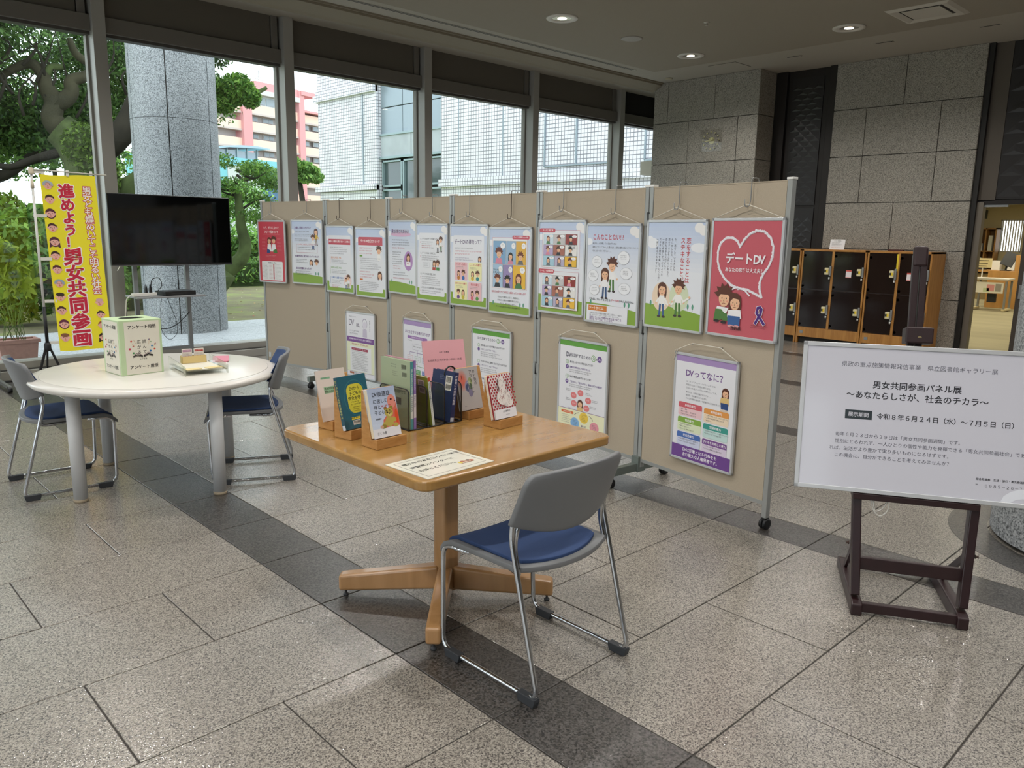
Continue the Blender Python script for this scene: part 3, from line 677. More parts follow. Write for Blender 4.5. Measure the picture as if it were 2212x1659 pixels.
# second tree, its dark trunk at the far left
O = (2.4, 17.6, 0)
t = thing('garden_tree', 'dark leaning tree behind the yellow banner at the far left', 'tree', O)
limb('trunk', [(3.0, 17.6, -.1), (2.95, 17.6, 1.5), (3.05, 17.6, 2.6), (2.9, 17.5, 3.4), (3.3, 17.5, 4.2), (3.2, 17.4, 5.2)], .26, .08, DARKB)
limb('limb', [(2.9, 17.5, 2.4), (2.4, 17.4, 3.0), (2.2, 17.3, 4.0), (1.9, 17.4, 5)], .1, .04, DARKB)
limb('limb', [(3.1, 17.6, 2.3), (3.7, 17.7, 2.5), (4.2, 17.7, 3.0), (4.7, 17.8, 3.0)], .12, .04, DARKB)
leaves('foliage', t, [(random.uniform(-2.2, 2.4), random.uniform(-.5, 3), random.uniform(3.2, 6), .8, .8, .5) for _ in range(30)], 24000, .055, GR1, .2)
# the bright tuft beside the column
O = (6.3, 13.6, 0)
t = thing('leafy_bough', 'bright green leafy bough hanging out from behind the outdoor column', 'tree branch', O)
def pol(px_b, D, z): return (D*math.cos(R(px_b)), D*math.sin(R(px_b)), z)
limb('bough', [(5.2, 13.4, 3.2), (5.5, 13.3, 3.45), (6.0, 12.95, 3.55), (6.45, 12.7, 3.85)], .13, .03, MOSS)
limb('bough', [(5.2, 13.6, 4.0), (5.7, 13.5, 4.4), (6.5, 13.2, 4.65)], .05, .01, DARKB)
leaves('foliage', t, [rel(p, O)+q for p, q in (((6.0, 12.85, 3.78), (.3, .25, .26)), ((5.8, 12.95, 3.55), (.22, .2, .16)), ((6.17, 12.72, 3.66), (.17, .15, .18)), ((5.7, 13.0, 3.75), (.2, .2, .2)))], 5200, .04, GR2, .5)
leaves('foliage_behind', t, [rel(p, O)+q for p, q in (((5.7, 13.3, 4.35), (.5, .3, .25)), ((6.1, 13.2, 4.6), (.45, .3, .16)), ((5.6, 13.3, 3.95), (.35, .3, .2)), ((6.75, 13.0, 4.45), (.16, .1, .08)))], 2600, .04, GR1+['5d8040'], .3)
# small tree right of the television
O = (6.95, 15.5, 0)
t = thing('young_tree', 'young tree with a bent mossy trunk between the television and the first display board', 'tree', O)
limb('trunk', [(6.6, 15.6, .35), (6.9, 15.5, .75), (7.16, 15.42, .98), (7.23, 15.39, 1.25), (7.16, 15.42, 1.55), (7.14, 15.43, 1.85), (7.13, 15.43, 2.3)], .17, .075, MOSS)
limb('trunk_base', [(6.4, 15.7, -.1), (6.5, 15.6, .2), (6.85, 15.5, .7)], .24, .2, MOSS)
for k in range(9): a = k*.7; limb('twig', [(7.13, 15.43, 1.9+.1*k), (7.13+.3*math.cos(a), 15.43+.3*math.sin(a), 2.1+.05*k), (7.13+.6*math.cos(a), 15.43+.5*math.sin(a), 2.2+.06*k)], .03, .006, DARKB, 5)
leaves('foliage', t, [(random.uniform(-.55, 1.1), random.uniform(-.5, .6), random.uniform(1.75, 2.9), .3, .3, .16) for _ in range(20)], 6500, .035, GR2+GR1[1:4], .3)
# shrubs, hedges, far trees
def shrub(name, label, p, blobs, n, size, cols, cat='bush', stem=True):
    t = thing(name, label, cat, p)
    if stem:
        m = MB()
        for k in range(6): a = k*1.05; m.tube([(0, 0, -.04), (.12*math.cos(a), .12*math.sin(a), .35), (.3*math.cos(a), .3*math.sin(a), .8)], .02, DARKB, 5)
        m.build('stems', t)
    leaves('foliage', t, blobs, n, size, cols, .3); return t
shrub('garden_shrub', 'leafy shrub outside, seen between the banner and the television', (4.05, 13.95, 0), [(-.1, 0, .6, .55, .45, .6), (.35, .3, 1.2, .5, .4, .5), (-.5, 0, 1.2, .5, .4, .5)], 5200, .075, GR2+GR1[2:4])
shrub('garden_shrub', 'broad leafy shrub outside, behind the yellow banner', (2.9, 14.6, 0), [(0, 0, .7, .9, .5, .7), (.4, 0, 1.3, .7, .5, .6), (-.8, .2, 1.3, .8, .5, .5)], 7500, .075, GR2+GR1[1:4])
shrub('garden_shrub', 'dark rounded shrub outside at the far left of the windows', (1.6, 16, 0), [(0, 0, 1, 1.3, .6, 1.0), (1.2, .5, 1.6, 1, .6, .7)], 8000, .08, GR1+GR2[:2])
shrub('garden_shrub', 'shrub outside behind the outdoor column', (5.6, 17.8, 0), [(0, 0, .8, 1.4, .6, .9), (-1.2, .4, 1.1, 1, .6, .9)], 8000, .07, GR1+GR2[:3])
for i, (y0, h, l_, s) in enumerate(((21.6, .75, 'nearer clipped garden hedge behind the young tree', .06), (37, 1.5, 'further clipped hedge across the lawn', .12))):
    t = thing('hedge', l_, 'hedge', (10+8*i, y0, 0)); m = MB(); m.box(-9, -.2, -.04, 9, .3, h*.8, mat('33451f', .95)); m.build('core', t)
    leaves('foliage', t, [(x, 0, h*.5, .6, .5, h*.55) for x in np.arange(-9, 9.1, .6)], 15000 if i == 0 else 9000, s, GR2+GR1[2:4], .75)
for i, (x, y, z, r, l_, cols) in enumerate(((11.75, 21.3, 0, .62, 'pale green tree just left of the white tiled building', GR3+GR2), (12.5, 30, 0, 2.4, 'rounded tree beyond the further hedge, below the blue building', GR3), (2, 32, 0, 4.5, 'tall far tree closing the view at the far left', GR1), (9, 36, 0, 3.5, 'far tree behind the outdoor column', GR1+GR2[:2]))):
    z = (3.2, 2.3, 5, 5)[i]
    t = thing('garden_tree', l_, 'tree', (x, y, 0)); m = MB(); m.tube([(0, 0, -.1), (.1, 0, z*.6), (0, .1, z)], .14, DARKB, 8, r2=.06); m.build('trunk', t)
    leaves('foliage', t, [(random.uniform(-r, r)*.7, random.uniform(-r, r)*.6, z+random.uniform(-.5, .6)*r*.6, r*.4, r*.4, r*.25) for _ in range(14)]+[(0, 0, z, r*.6, r*.5, r*.35)], 7000, (.07, .08, .16, .12)[i], cols, .3)
# planter by the window
t = thing('planter_box', 'terracotta trough planter outside the window at the far left', 'planter', (2.06, 10.4, -.02))
TC = mat('a87f74', .85, noise=(20, .1), name='terracotta')
m = MB(); pr_ = [(-.19, -.1), (.21, -.1), (.21, .14), (-.19, .14)]
m.add([(x*.85, y*.85, 0) for x, y in pr_]+[(x*1.0, y*1.0, .27) for x, y in pr_], [(3, 2, 1, 0), (0, 1, 5, 4), (1, 2, 6, 5), (2, 3, 7, 6), (3, 0, 4, 7), (4, 5, 6, 7)], TC); m.build('trough', t, .004)
m = MB(); m.box(-.21, -.12, .25, .23, -.09, .29, TC); m.box(-.21, .13, .25, .23, .16, .29, TC); m.box(-.21, -.09, .25, -.18, .13, .29, TC); m.box(.2, -.09, .25, .23, .13, .29, TC); m.build('rim', t, .004)
t = thing('planter_flowers', 'tall leafy yellow-green plant growing in the terracotta trough', 'plant', (2.06, 10.4, .24))
m = MB()
for k in range(16): a = random.uniform(0, 6.28); h = random.uniform(.3, .85); m.tube([(random.uniform(-.14, .14), 0, 0), (.08*math.cos(a), .05*math.sin(a), h*.5), (.2*math.cos(a), .15*math.sin(a), h)], .004, mat('5f7a35', .8), 4)
m.build('stems', t); leaves('leaves', t, [(0, 0, .75, .3, .2, .28), (-.15, 0, 1.0, .25, .2, .2)], 430, .075, ['86a03a', 'a9bf50', '6c8c35'], .3)

# white tiled building
def gridm(name, a, b, sz, mort):
    m, t, bb = pm(name); g = t.nodes.new('ShaderNodeNewGeometry'); sp = t.nodes.new('ShaderNodeSeparateXYZ'); cmb = t.nodes.new('ShaderNodeCombineXYZ'); ad = t.nodes.new('ShaderNodeMath'); ad.operation = 'ADD'
    t.links.new(g.outputs['Position'], sp.inputs[0]); t.links.new(sp.outputs['X'], ad.inputs[0]); t.links.new(sp.outputs['Y'], ad.inputs[1]); t.links.new(ad.outputs[0], cmb.inputs['X']); t.links.new(sp.outputs['Z'], cmb.inputs['Y'])
    br = t.nodes.new('ShaderNodeTexBrick'); br.offset = 0; br.inputs['Scale'].default_value = 1; br.inputs['Brick Width'].default_value = sz; br.inputs['Row Height'].default_value = sz*.92; br.inputs['Mortar Size'].default_value = mort; br.inputs['Mortar Smooth'].default_value = .1
    br.inputs['Color1'].default_value = (*lin(a), 1); br.inputs['Color2'].default_value = (*lin(a), 1); br.inputs['Mortar'].default_value = (*lin(b), 1)
    t.links.new(cmb.outputs[0], br.inputs['Vector']); t.links.new(br.outputs['Color'], bb.inputs['Base Color']); bb.inputs['Roughness'].default_value = .5; return m
TILE = gridm('white_wall_tile', 'dfdce2', '77767e', .145, .013); PANG = mat('8e9aa3', .35, .3, name='grey_cladding'); CONC = mat('a9aeb4', .7, noise=(1.5, .08), name='pale_concrete'); WFR = mat('8fa0a4', .4, .3, name='alu_window'); DG = mat('3d4a4c', .08, spec=.9, name='dark_window_glass')
t = thing('tiled_building', 'white square-tiled building filling the view through the middle windows', 'building', (20, 24, 0))
def B_(name, x0, y0, z0, x1, y1, z1, mm, bev=0, par=None): m = MB(); m.box(x0-20, y0-24, z0, x1-20, y1-24, z1, mm); return m.build(name, par or t, bev)
B_('wall', 20, 29.6, -.1, 30, 34.4, 15, TILE); B_('wall', 20, 12, -.1, 30, 25.15, 15, TILE); B_('core', 20.6, 25.0, -.1, 30, 29.7, 15, mat('585c5e', .8))
B_('ledge', 19.85, 29.6, 7.42, 20.1, 34.6, 7.7, TILE); B_('ledge', 19.85, 29.6, 3.34, 20.1, 34.6, 3.56, TILE); B_('ledge', 19.85, 12, 3.3, 20.1, 25.15, 3.6, TILE); B_('ledge', 19.92, 29.6, 7.72, 20.1, 34.5, 7.9, TILE)
for y0, y1 in ((28.03, 29.57), (26.45, 28.0), (25.2, 26.42)):
    for z0, z1 in ((5.66, 6.72), (6.75, 8.6), (8.63, 11)): B_('cladding_panel', 20.25, y0, z0, 20.4, y1, z1, PANG, .01)
B_('concrete_band', 20.2, 27.4, 4.72, 20.4, 29.55, 5.6, CONC, .01); B_('concrete_band', 20.2, 25.2, 4.72, 20.4, 27.36, 5.6, CONC, .01)
B_('trim', 20.15, 25.15, 4.62, 20.3, 29.6, 4.72, WFR); B_('trim', 20.15, 25.15, 5.58, 20.3, 29.6, 5.66, WFR)
for y0, y1, zz in ((28.05, 29.5, ((.2, 3.35), (3.45, 4.55))), (26.72, 27.98, ((.2, 4.55),)), (25.25, 26.62, ((.2, 3.35), (3.45, 4.55)))):
    for z0, z1 in zz:
        f = B_('window_frame', 20.2, y0, z0, 20.32, y0+.07, z1, WFR); m = MB(); m.box(.2, y0-24, z0, .32, y1-24, z0+.07, WFR); m.box(.2, y0-24, z1-.07, .32, y1-24, z1, WFR); m.box(.2, y1-24.07, z0, .32, y1-24, z1, WFR); m.build('window_frame', t)
        B_('pane', 20.3, y0+.07, z0+.07, 20.33, y1-.07, z1-.07, DG)
        B_('curtain', 20.36, y0+.1, z0+.1, 20.38, y0+.5, z1-.1, mat('b9c2c0', .8))
B_('downpipe', 19.95, 30.58, 3.6, 20.0, 30.62, 7.4, PANG); B_('expansion_joint', 19.985, 24.05, 3.6, 20, 24.09, 15, PANG); B_('expansion_joint', 19.985, 21.56, 3.6, 20, 21.6, 15, PANG)
for (y0, y1) in ((16.55, 19.45), (14.4, 15.2)):
    m = MB(); m.bar((-.03, y0-24, 3.82), (-.03, y1-24, 3.82), .05, .05, PANG); m.bar((-.03, y1-24, 3.82), (-.03, y1-24, 9), .05, .05, PANG); m.bar((-.03, y0-24, 3.82), (-.03, y0-24, 9), .05, .05, PANG); m.build('panel_frame', t)
B_('panel_bar', 19.95, 17.98, 3.82, 20, 18.04, 9, PANG); B_('bollard_wall', 19.5, 12, -.1, 20, 25.1, .4, CONC)

# pink apartment block (far) and blue hall
def farbuild(name, label, p0, s, cat='building'):
    a = R(15.3); M = MX((p0[0]*s, p0[1]*s, 1.55*(1-s)), (math.cos(a)*s, math.sin(a)*s, 0), (-math.sin(a)*s, math.cos(a)*s, 0), (0, 0, s))
    return thing(name, label, cat, M=M)
PINK = mat('d79a9c', .8, name='pink_render'); PEACH = mat('eccdbb', .8, name='peach_render'); RECESS = mat('b9b3b2', .8, name='balcony_wall'); GLS = mat('8a98a3', .1, spec=.8, name='far_glass')
t = farbuild('apartment_block', 'pink and peach apartment block with long balconies seen beyond the column', (26.946, 53.609), 2.1)
def Q(name, x0, z0, x1, z1, y0, y1, mm, par=None): m = MB(); m.box(x0, y0, z0, x1, y1, z1, mm); return m.build(name, par or t)
Q('wall', -6, 0, 3.2, 10.5, .7, 6, RECESS); Q('wall', 3.4, 0, 9, 10.1, .9, 6, RECESS)
Q('roof_parapet', -.8, 10.98, 3.2, 11.54, -.1, 6, PINK); Q('roof_slab', -1.0, 10.66, 3.2, 10.98, -.25, 6, mat('c9c4c4', .8)); Q('penthouse', -.6, 10.0, 3.2, 10.66, .3, 6, mat('d9dcdc', .6))
Q('roof_parapet', 3.6, 10.1, 9, 10.25, .0, 6, PINK); Q('roof_gable', 3.3, 11.2, 4.85, 11.5, -.3, 4, PINK)
for x0, x1, y in ((-6, -1.95, .1), (-1.2, 3.15, 0), (3.66, 9, .3)):
    for z in (9.4, 8.25, 7.1, 5.95, 4.8, 3.6):
        Q('balcony_band', x0, z+.02, x1, z+.57, y, y+.15, PEACH); Q('balcony_slab', x0, z-.1, x1, z+.02, y-.05, .9, mat('c5b8b4', .8))
    for z in (8.98, 7.83, 6.68, 5.5):
        for k in range(int((x1-x0)/1.4)):
            xx = x0+.2+1.4*k; f = Q('window', xx, z-.02, xx+.95, z+.3, .62, .69, mat('d5d5d4', .5)); m = MB(); m.box(xx+.04, .6, z, xx+.45, .62, z+.27, GLS); m.box(xx+.5, .6, z, xx+.91, .62, z+.27, GLS); m.build('pane', f)
Q('pier', -1.96, 0, -1.2, 9.75, -.15, 1, PINK); Q('pier', 3.13, 0, 3.66, 11.5, -.2, 1, PINK); Q('penthouse_window', -.4, 10.1, .35, 10.58, .24, .3, GLS); Q('penthouse_window', .45, 10.1, 1.2, 10.58, .24, .3, GLS); Q('penthouse_window', 1.3, 10.1, 3, 10.58, .24, .3, GLS)
t = thing('television_aerial', 'thin television aerial on the roof of the pink apartment block', 'antenna', M=t.matrix_world.copy())
m = MB(); m.bar((.54, 1, 11.5), (.54, 1, 12.55), .03, .03, STEEL); m.build('mast', t); m = MB(); m.bar((.2, 1, 11.95), (.95, 1, 11.9), .03, .03, STEEL); m.bar((.35, 1, 12.1), (.75, 1, 12.08), .025, .025, STEEL); m.bar((.44, 1, 12.5), (.66, 1, 12.35), .025, .025, STEEL); m.build('rods', t)
t = farbuild('blue_hall', 'low turquoise hall with curved glass roof lights in front of the pink block', (16.44, 34.26), 1.6)
TQ = mat('7fc4cf', .7, name='turquoise_render'); NAVY = mat('4a6f8f', .7, name='blue_render')
Q('upper_wall', -4, 4.3, 2.6, 4.62, 0, 3, TQ); Q('lower_wall', .67, 0, 2.6, 4.3, .08, 3, NAVY); Q('lower_wall', -4, 0, .67, 4.3, .05, 3, TQ); Q('shutter', -1.2, 0, .65, 4.28, .02, .05, mat('c6cdcb', .6))
Q('glazing', -1.6, 4.62, .67, 4.95, .3, 2, GLS); m = MB(); m.prism([(-2.0, 4.85), (-1, 5.03), (0, 5.1), (.8, 5.13), (1.3, 5.13), (1.3, 5.18), (.6, 5.22), (-.4, 5.18), (-1.4, 5.05), (-2.0, 4.92)], .1, 2.2, mat('9fb6c2', .4, .3), axis='y'); m.build('curved_roof', t)
for x in (-1.5, -1.0, -.45, .1, .65): Q('mullion', x-.02, 4.62, x+.02, 5.08, .24, .3, WFR)
Q('window', .75, 3.5, 1.7, 3.95, .02, .08, GLS)
# ================================================================ FURNITURE
GREYP = mat('707274', .42, noise=(3, .04), name='grey_shell'); BLUEF = mat('2b426c', .85, bump=(700, .5), name='blue_fabric'); RUB = mat('33363a', .6, name='rubber')
def make_chair(label, loc, rz):
    t = thing('stacking_chair', label, 'chair', loc, rz, 'blue and grey stacking chairs')
    for s in (-1, 1):
        m = MB(); x = s*.243
        m.tube(fillet([(s*.225, .12, .43), (s*.232, .262, .425), (x, .25, .022), (x, -.245, .022), (s*.238, -.10, .56), (s*.232, -.112, .64)], .05, 5), .0095, CHROME, 10); m.build('side_frame', t)
        m = MB(); m.tube(fillet([(s*.216, -.118, .63), (s*.222, -.10, .52), (s*.224, -.128, .43), (s*.2, -.09, .418), (s*.17, .02, .418)], .045, 5), .009, CHROME, 10); m.build('back_support', t)
        for y in (-.2, .185): m = MB(); m.prism([(y-.035, 0), (y+.035, 0), (y+.042, .02), (y+.042, .032), (y-.042, .032), (y-.042, .02)], x-.014, x+.014, RUB); m.build('foot_pad', t, .002)
    # seat pan: grid, curled down at the front, arced rear edge
    def seat(z, dz, inset, mm, name):
        m = MB(); nx, ny = 14, 12; V = []
        for j in range(ny+1):
            v = j/ny
            for i in range(nx+1):
                u = -1+2*i/nx; wd = (.243-.012*(1-v))-inset
                yb = -.185+.05*u*u+inset; yf = .285-inset*.6
                y = yb+(yf-yb)*v; x = u*wd
                if v == 0 or v == 1: x *= .94
                zz = z+.008*(abs(u)**3)-.012*(1-u*u)*(1-abs(2*v-1))
                q = max(0, (y-.20))/.085; zz -= .05*q*q
                V.append((x, y, zz))
        n = len(V); V += [(x, y, zz-dz) for x, y, zz in V]; W_ = nx+1; F_ = []
        for j in range(ny):
            for i in range(nx): a = j*W_+i; F_ += [(a, a+1, a+W_+1, a+W_), (n+a, n+a+W_, n+a+W_+1, n+a+1)]
        ring = [i for i in range(W_)]+[j*W_+nx for j in range(1, ny+1)]+[ny*W_+i for i in range(nx-1, -1, -1)]+[j*W_ for j in range(ny-1, 0, -1)]
        F_ += [(a, b, b+n, a+n) for a, b in zip(ring, ring[1:]+ring[:1])]
        m.add(V, F_, mm, True); return m.build(name, t, .003)
    seat(.448, .02, 0, GREYP, 'seat_shell'); seat(.4575, .014, .03, BLUEF, 'seat_cushion')
    def back(off, z0, z1, hw, th, mm, name):
        m = MB(); nx, nz = 16, 10; V = []; rc = .075
        for j in range(nz+1):
            v = j/nz
            for i in range(nx+1):
                u = -1+2*i/nx; x = u*hw; zb = z0+.05*(u*u); zt = z1-(.012*u*u)
                z = zb+(zt-zb)*v
                ed = max(0, v-.72)/.28; x *= (1-.03*v)*(1-.10*ed**3.5)
                y = -.165+.055*u*u-.075*(v-.25)+off
                V.append((x, y, z))
        n = len(V); V += [(x, y-th, z) for x, y, z in V]; W_ = nx+1; F_ = []
        for j in range(nz):
            for i in range(nx): a = j*W_+i; F_ += [(a, a+W_, a+W_+1, a+1), (n+a, n+a+1, n+a+W_+1, n+a+W_)]
        ring = [i for i in range(W_)]+[j*W_+nx for j in range(1, nz+1)]+[nz*W_+i for i in range(nx-1, -1, -1)]+[j*W_ for j in range(nz-1, 0, -1)]
        F_ += [(a, b, b+n, a+n) for a, b in zip(ring, ring[1:]+ring[:1])]
        m.add(V, F_, mm, True); return m.build(name, t, .006)
    back(0, .55, .80, .25, .022, GREYP, 'backrest_shell'); back(.006, .585, .785, .215, .008, BLUEF, 'backrest_pad')
    return t
make_chair('grey and blue stacking chair pulled up to the near corner of the wooden table', (1.95, 1.885, 0), R(.5))
make_chair('grey and blue stacking chair left of the round white table, under the banner', (1.205, 5.24, 0), R(-92))
make_chair('grey and blue stacking chair right of the round white table, by the first display board', (2.21, 4.71, 0), R(64))

# wooden pedestal table
TOPW = woodm('beech_top', '916b35', 'a67f47', .25, .6, (1.2, 7, 7), 2.2); LEGW = woodm('beech_leg', 'a1784a', 'b48a5d', .3, .6, (8, 8, 1), 2.5)
t = thing('wooden_table', 'square wooden pedestal table holding the row of displayed books', 'table', (1.995, 2.475, 0))
m = MB(); hh = .492; r = .05; p = []
for cx, cy, a in ((hh-r, hh-r, 0), (-hh+r, hh-r, 90), (-hh+r, -hh+r, 180), (hh-r, -hh+r, 270)): p += [(cx+r*math.cos(R(a+18*k)), cy+r*math.sin(R(a+18*k))) for k in range(6)]
m.prism(p, .702, .74, TOPW, axis='z'); tt = m.build('tabletop', t, .009, 4)
m = MB(); p = [(.041*math.copysign(abs(math.cos(R(a)))**.35, math.cos(R(a))), .041*math.copysign(abs(math.sin(R(a)))**.35, math.sin(R(a)))) for a in range(5, 365, 10)]
m.prism(p, .045, .702, LEGW, axis='z'); m.build('column', t)
m = MB(); m.box(-.2, -.03, .68, .2, .03, .702, mat('2a2a2a', .5)); m.box(-.03, -.2, .68, .03, .2, .702, mat('2a2a2a', .5)); m.build('top_bracket', t)
for k in range(4):
    a = R(45+90*k); c, s = math.cos(a), math.sin(a)
    M = MX((0, 0, 0), (c, s, 0), (-s, c, 0), (0, 0, 1))
    m = MB(); vs = [(.03, -.032, .05), (.03, .032, .05), (.03, .032, .155), (.03, -.032, .155), (.46, -.03, .03), (.46, .03, .03), (.46, .03, .10), (.46, -.03, .10)]
    m.add([M @ Vector(v) for v in vs], [(0, 1, 2, 3), (7, 6, 5, 4), (0, 4, 5, 1), (1, 5, 6, 2), (2, 6, 7, 3), (3, 7, 4, 0)], LEGW); f = m.build('leg', t, .012, 3)
    m = MB(); m.lathe([(.012, 0), (.012, .008), (.005, .01), (.005, .035)], (.435*c, .435*s, 0), RUB, 12); m.build('glide', f)

# round white table
TW = mat('d2cfc8', .3, coat=.2, name='white_tabletop'); TLEG = mat('c3c5c6', .35, name='white_leg')
t = thing('round_table', 'round white table with four thick pale legs, holding the survey box', 'table', (1.735, 4.975, 0))
m = MB(); m.lathe([(.001, .64), (.66, .64), (.695, .65), (.71, .668), (.705, .682), (.67, .69), (.001, .69)], (0, 0, 0), TW, 72); m.build('tabletop', t)
m = MB(); m.lathe([(.645, .6905), (.642, .6915), (.001, .6918)], (0, 0, 0), mat('d9d6cd', .3, coat=.2), 72); m.build('laminate', t)
for dx, dy in ((-.54, -.165), (.113, -.545), (-.185, .502), (.468, .133)):
    m = MB(); m.lathe([(.037, .018), (.038, .64)], (dx, dy, 0), TLEG, 24); f = m.build('leg', t); m = MB(); m.lathe([(.037, 0), (.039, .004), (.039, .018)], (dx, dy, 0), mat('8f826c', .6), 24); m.build('foot_ring', f)

# survey box
PG = mat('b9cfa4', .6, name='pale_green_paper'); PWH = mat('dcd8c9', .6, name='box_paper')
bx = thing('survey_box', 'square white questionnaire box with pale green edges on the round table', 'box', (1.477, 4.845, .692), R(5.2))
m = MB(); m.box(0, 0, 0, .25, .235, .325, PG); m.build('carton', bx, .003); m = MB(); m.box(.03, -.0012, .004, .235, 0, .315, PWH); m.box(-.0012, .015, .004, 0, .215, .315, PWH); m.build('paper_panel', bx)
m = MB(); m.lathe([(.062, .0), (.062, .0012), (.048, .001), (.047, -.0005)], (0, 0, 0), PG, 24, M=Matrix.Translation((.125, .117, .3255)) @ Matrix.Diagonal((1.2, .8, 1, 1))); m.build('slot_rim', bx)
m = MB(); m.lathe([(.058, .0), (.001, .0001)], (0, 0, 0), mat('0b0a09', .9), 24, M=Matrix.Translation((.125, .117, .3272)) @ Matrix.Diagonal((1.2, .8, 1, 1))); m.build('slot_opening', bx)
def boxart(w_):
    k = w_/.205; c = Ink(.205, .311); K_ = '16130f'
    c.text(.1025, .02, 'アンケート用紙', .024, K_, 1, al='c', sx=1.0); c.text(.1025, .258, 'アンケート用紙', .024, K_, 1, al='c')
    for i, (a, b) in enumerate((('広', '読'), ('が', 'ん'), ('る', 'で'))): c.text(.068, .108+.031*i, a, .024, K_); c.text(.1, .108+.031*i, b, .024, K_)
    for s in (-1, 1): c.line([(.1+s*.004, .208), (.1+s*.03, .196), (.1+s*.058, .205)], .006, K_); c.line([(.1+s*.004, .214), (.1+s*.03, .203), (.1+s*.058, .212)], .003, '4a3a3a'); c.line([(.1+s*.004, .202), (.1+s*.03, .187), (.1+s*.05, .194)], .003, '6a4a5a')
    c.text(.1, .218, 'みやざき', .0115, K_, 0, al='c')
    for x, y, q, r in ((.035, .115, 'c8584e', .006), (.025, .16, 'c23a5a', .007), (.045, .145, 'd05a6a', .004), (.15, .125, '3a8a3a', .003), (.155, .15, '3b88b8', .006), (.175, .14, 'a34a7a', .005), (.17, .17, 'd0502c', .006), (.145, .18, '2f6fae', .007), (.045, .185, '3f8a4f', .006), (.14, .11, '3c3a7a', .004)): c.ell(x, y, r, r*.9, q, 10)
    for x0, y0, x1, y1 in ((.055, .15, .04, .13), (.06, .13, .05, .108), (.135, .14, .143, .105), (.16, .16, .18, .13)): c.line([(x0, y0), (x1, y1)], .0012, 'c9903a')
    return c
print_on(boxart(.205), bx, MX((.03, -.0022, .315), (1, 0, 0), (0, 0, 1), (0, -1, 0)))
print_on(boxart(.205), bx, MX((-.0022, .218, .315), (0, -.97, 0), (0, 0, 1), (-1, 0, 0)))

# leaflet tray, cards, leaflets
ACR = glassm('clear_acrylic', (.86, .87, .84))
t = thing('acrylic_tray', 'clear acrylic letter tray beside the survey box on the round table', 'tray', (1.757, 4.615, .692), R(-6))
m = MB(); m.box(.003, .01, .022, .247, .36, .026, ACR); m.build('base', t)
for x in (0, .247):
    m = MB(); m.prism([(0, 0), (.02, 0), (.06, .02), (.28, .02), (.33, 0), (.36, 0), (.36, .075), (.02, .055), (0, .05)], x, x+.003, ACR); m.build('side', t)
tag_ = MB().box(.02, .03, .0, .225, .33, .004, PAPER).build('paper_stack', None, loc=(1.757, 4.615, .719), rot=(0, 0, R(-6))); tag(tag_, 'stack of cream questionnaire sheets lying in the clear tray', 'paper')
q_ = MB().box(.0, .0, .0, .09, .05, .004, mat('dccb94', .7)).build('note_pad', None, loc=(1.775, 4.63, .7235), rot=(0, 0, R(2))); tag(q_, 'cream note slip at the front left of the clear tray', 'paper')
q_ = MB().box(.0, .0, .0, .09, .05, .004, mat('dccb94', .7)).build('note_pad', None, loc=(1.9, 4.62, .7235), rot=(0, 0, R(8))); tag(q_, 'cream note slip at the front right of the clear tray', 'paper')
t = thing('card_holder', 'open beige card box standing in the clear tray', 'box', (1.845, 4.885, .7235), R(-8))
YB = mat('d9c083', .7, name='beige_card'); m = MB(); m.box(0, 0, 0, .145, .003, .045, YB); m.box(0, .05, 0, .145, .053, .045, YB); m.box(0, 0, 0, .003, .053, .045, YB); m.box(.142, 0, 0, .145, .053, .045, YB); m.box(0, 0, 0, .145, .053, .002, YB); m.build('body', t)
for i, (x, q, l_, tx) in enumerate(((.008, 'b98aa8', 'small pale card with purple print, left one in the beige card box', 'd7c8cf'), (.078, 'b0413a', 'small card with a red ribbon print, right one in the beige card box', 'e0cfa8'))):
    t = thing('information_card', l_, 'card', (1.845+x, 4.905-.012*i, .727), R(-8+4*i)); m = MB(); m.box(0, 0, 0, .06, .006, .085, mat('e2dcd2', .6)); m.build('cards', t)
    c = Ink(.058, .083); c.rect(0, 0, .058, .083, 'e6dfd6'); c.rect(.003, .004, .052, .014, q); c.text(.029, .006, 'ひとりで悩まないで', .006, 'f4efe8', 0, al='c'); c.greek(.006, .024, .046, 2, .004, '6a5a60'); c.rect(.003, .04, .052, .02, tx); c.ell(.018, .05, .007, .008, 'd9a98a', 12); c.ell(.038, .05, .007, .008, 'c98a7a', 12); c.greek(.006, .064, .046, 2, .003, '8a6a90')
    print_on(c, t, MX((.001, -.001, .084), (1, 0, 0), (0, 0, 1), (0, -1, 0)))
t = thing('leaflet', 'small pink leaflets lying on the round table behind the clear tray', 'leaflet', (2.164, 4.966, .692), R(66))
m = MB(); m.box(0, 0, 0, .26, .09, .004, mat('c87a8c', .6)); m.box(.01, -.012, .004, .25, .078, .007, mat('cf8496', .6)); m.build('sheets', t)

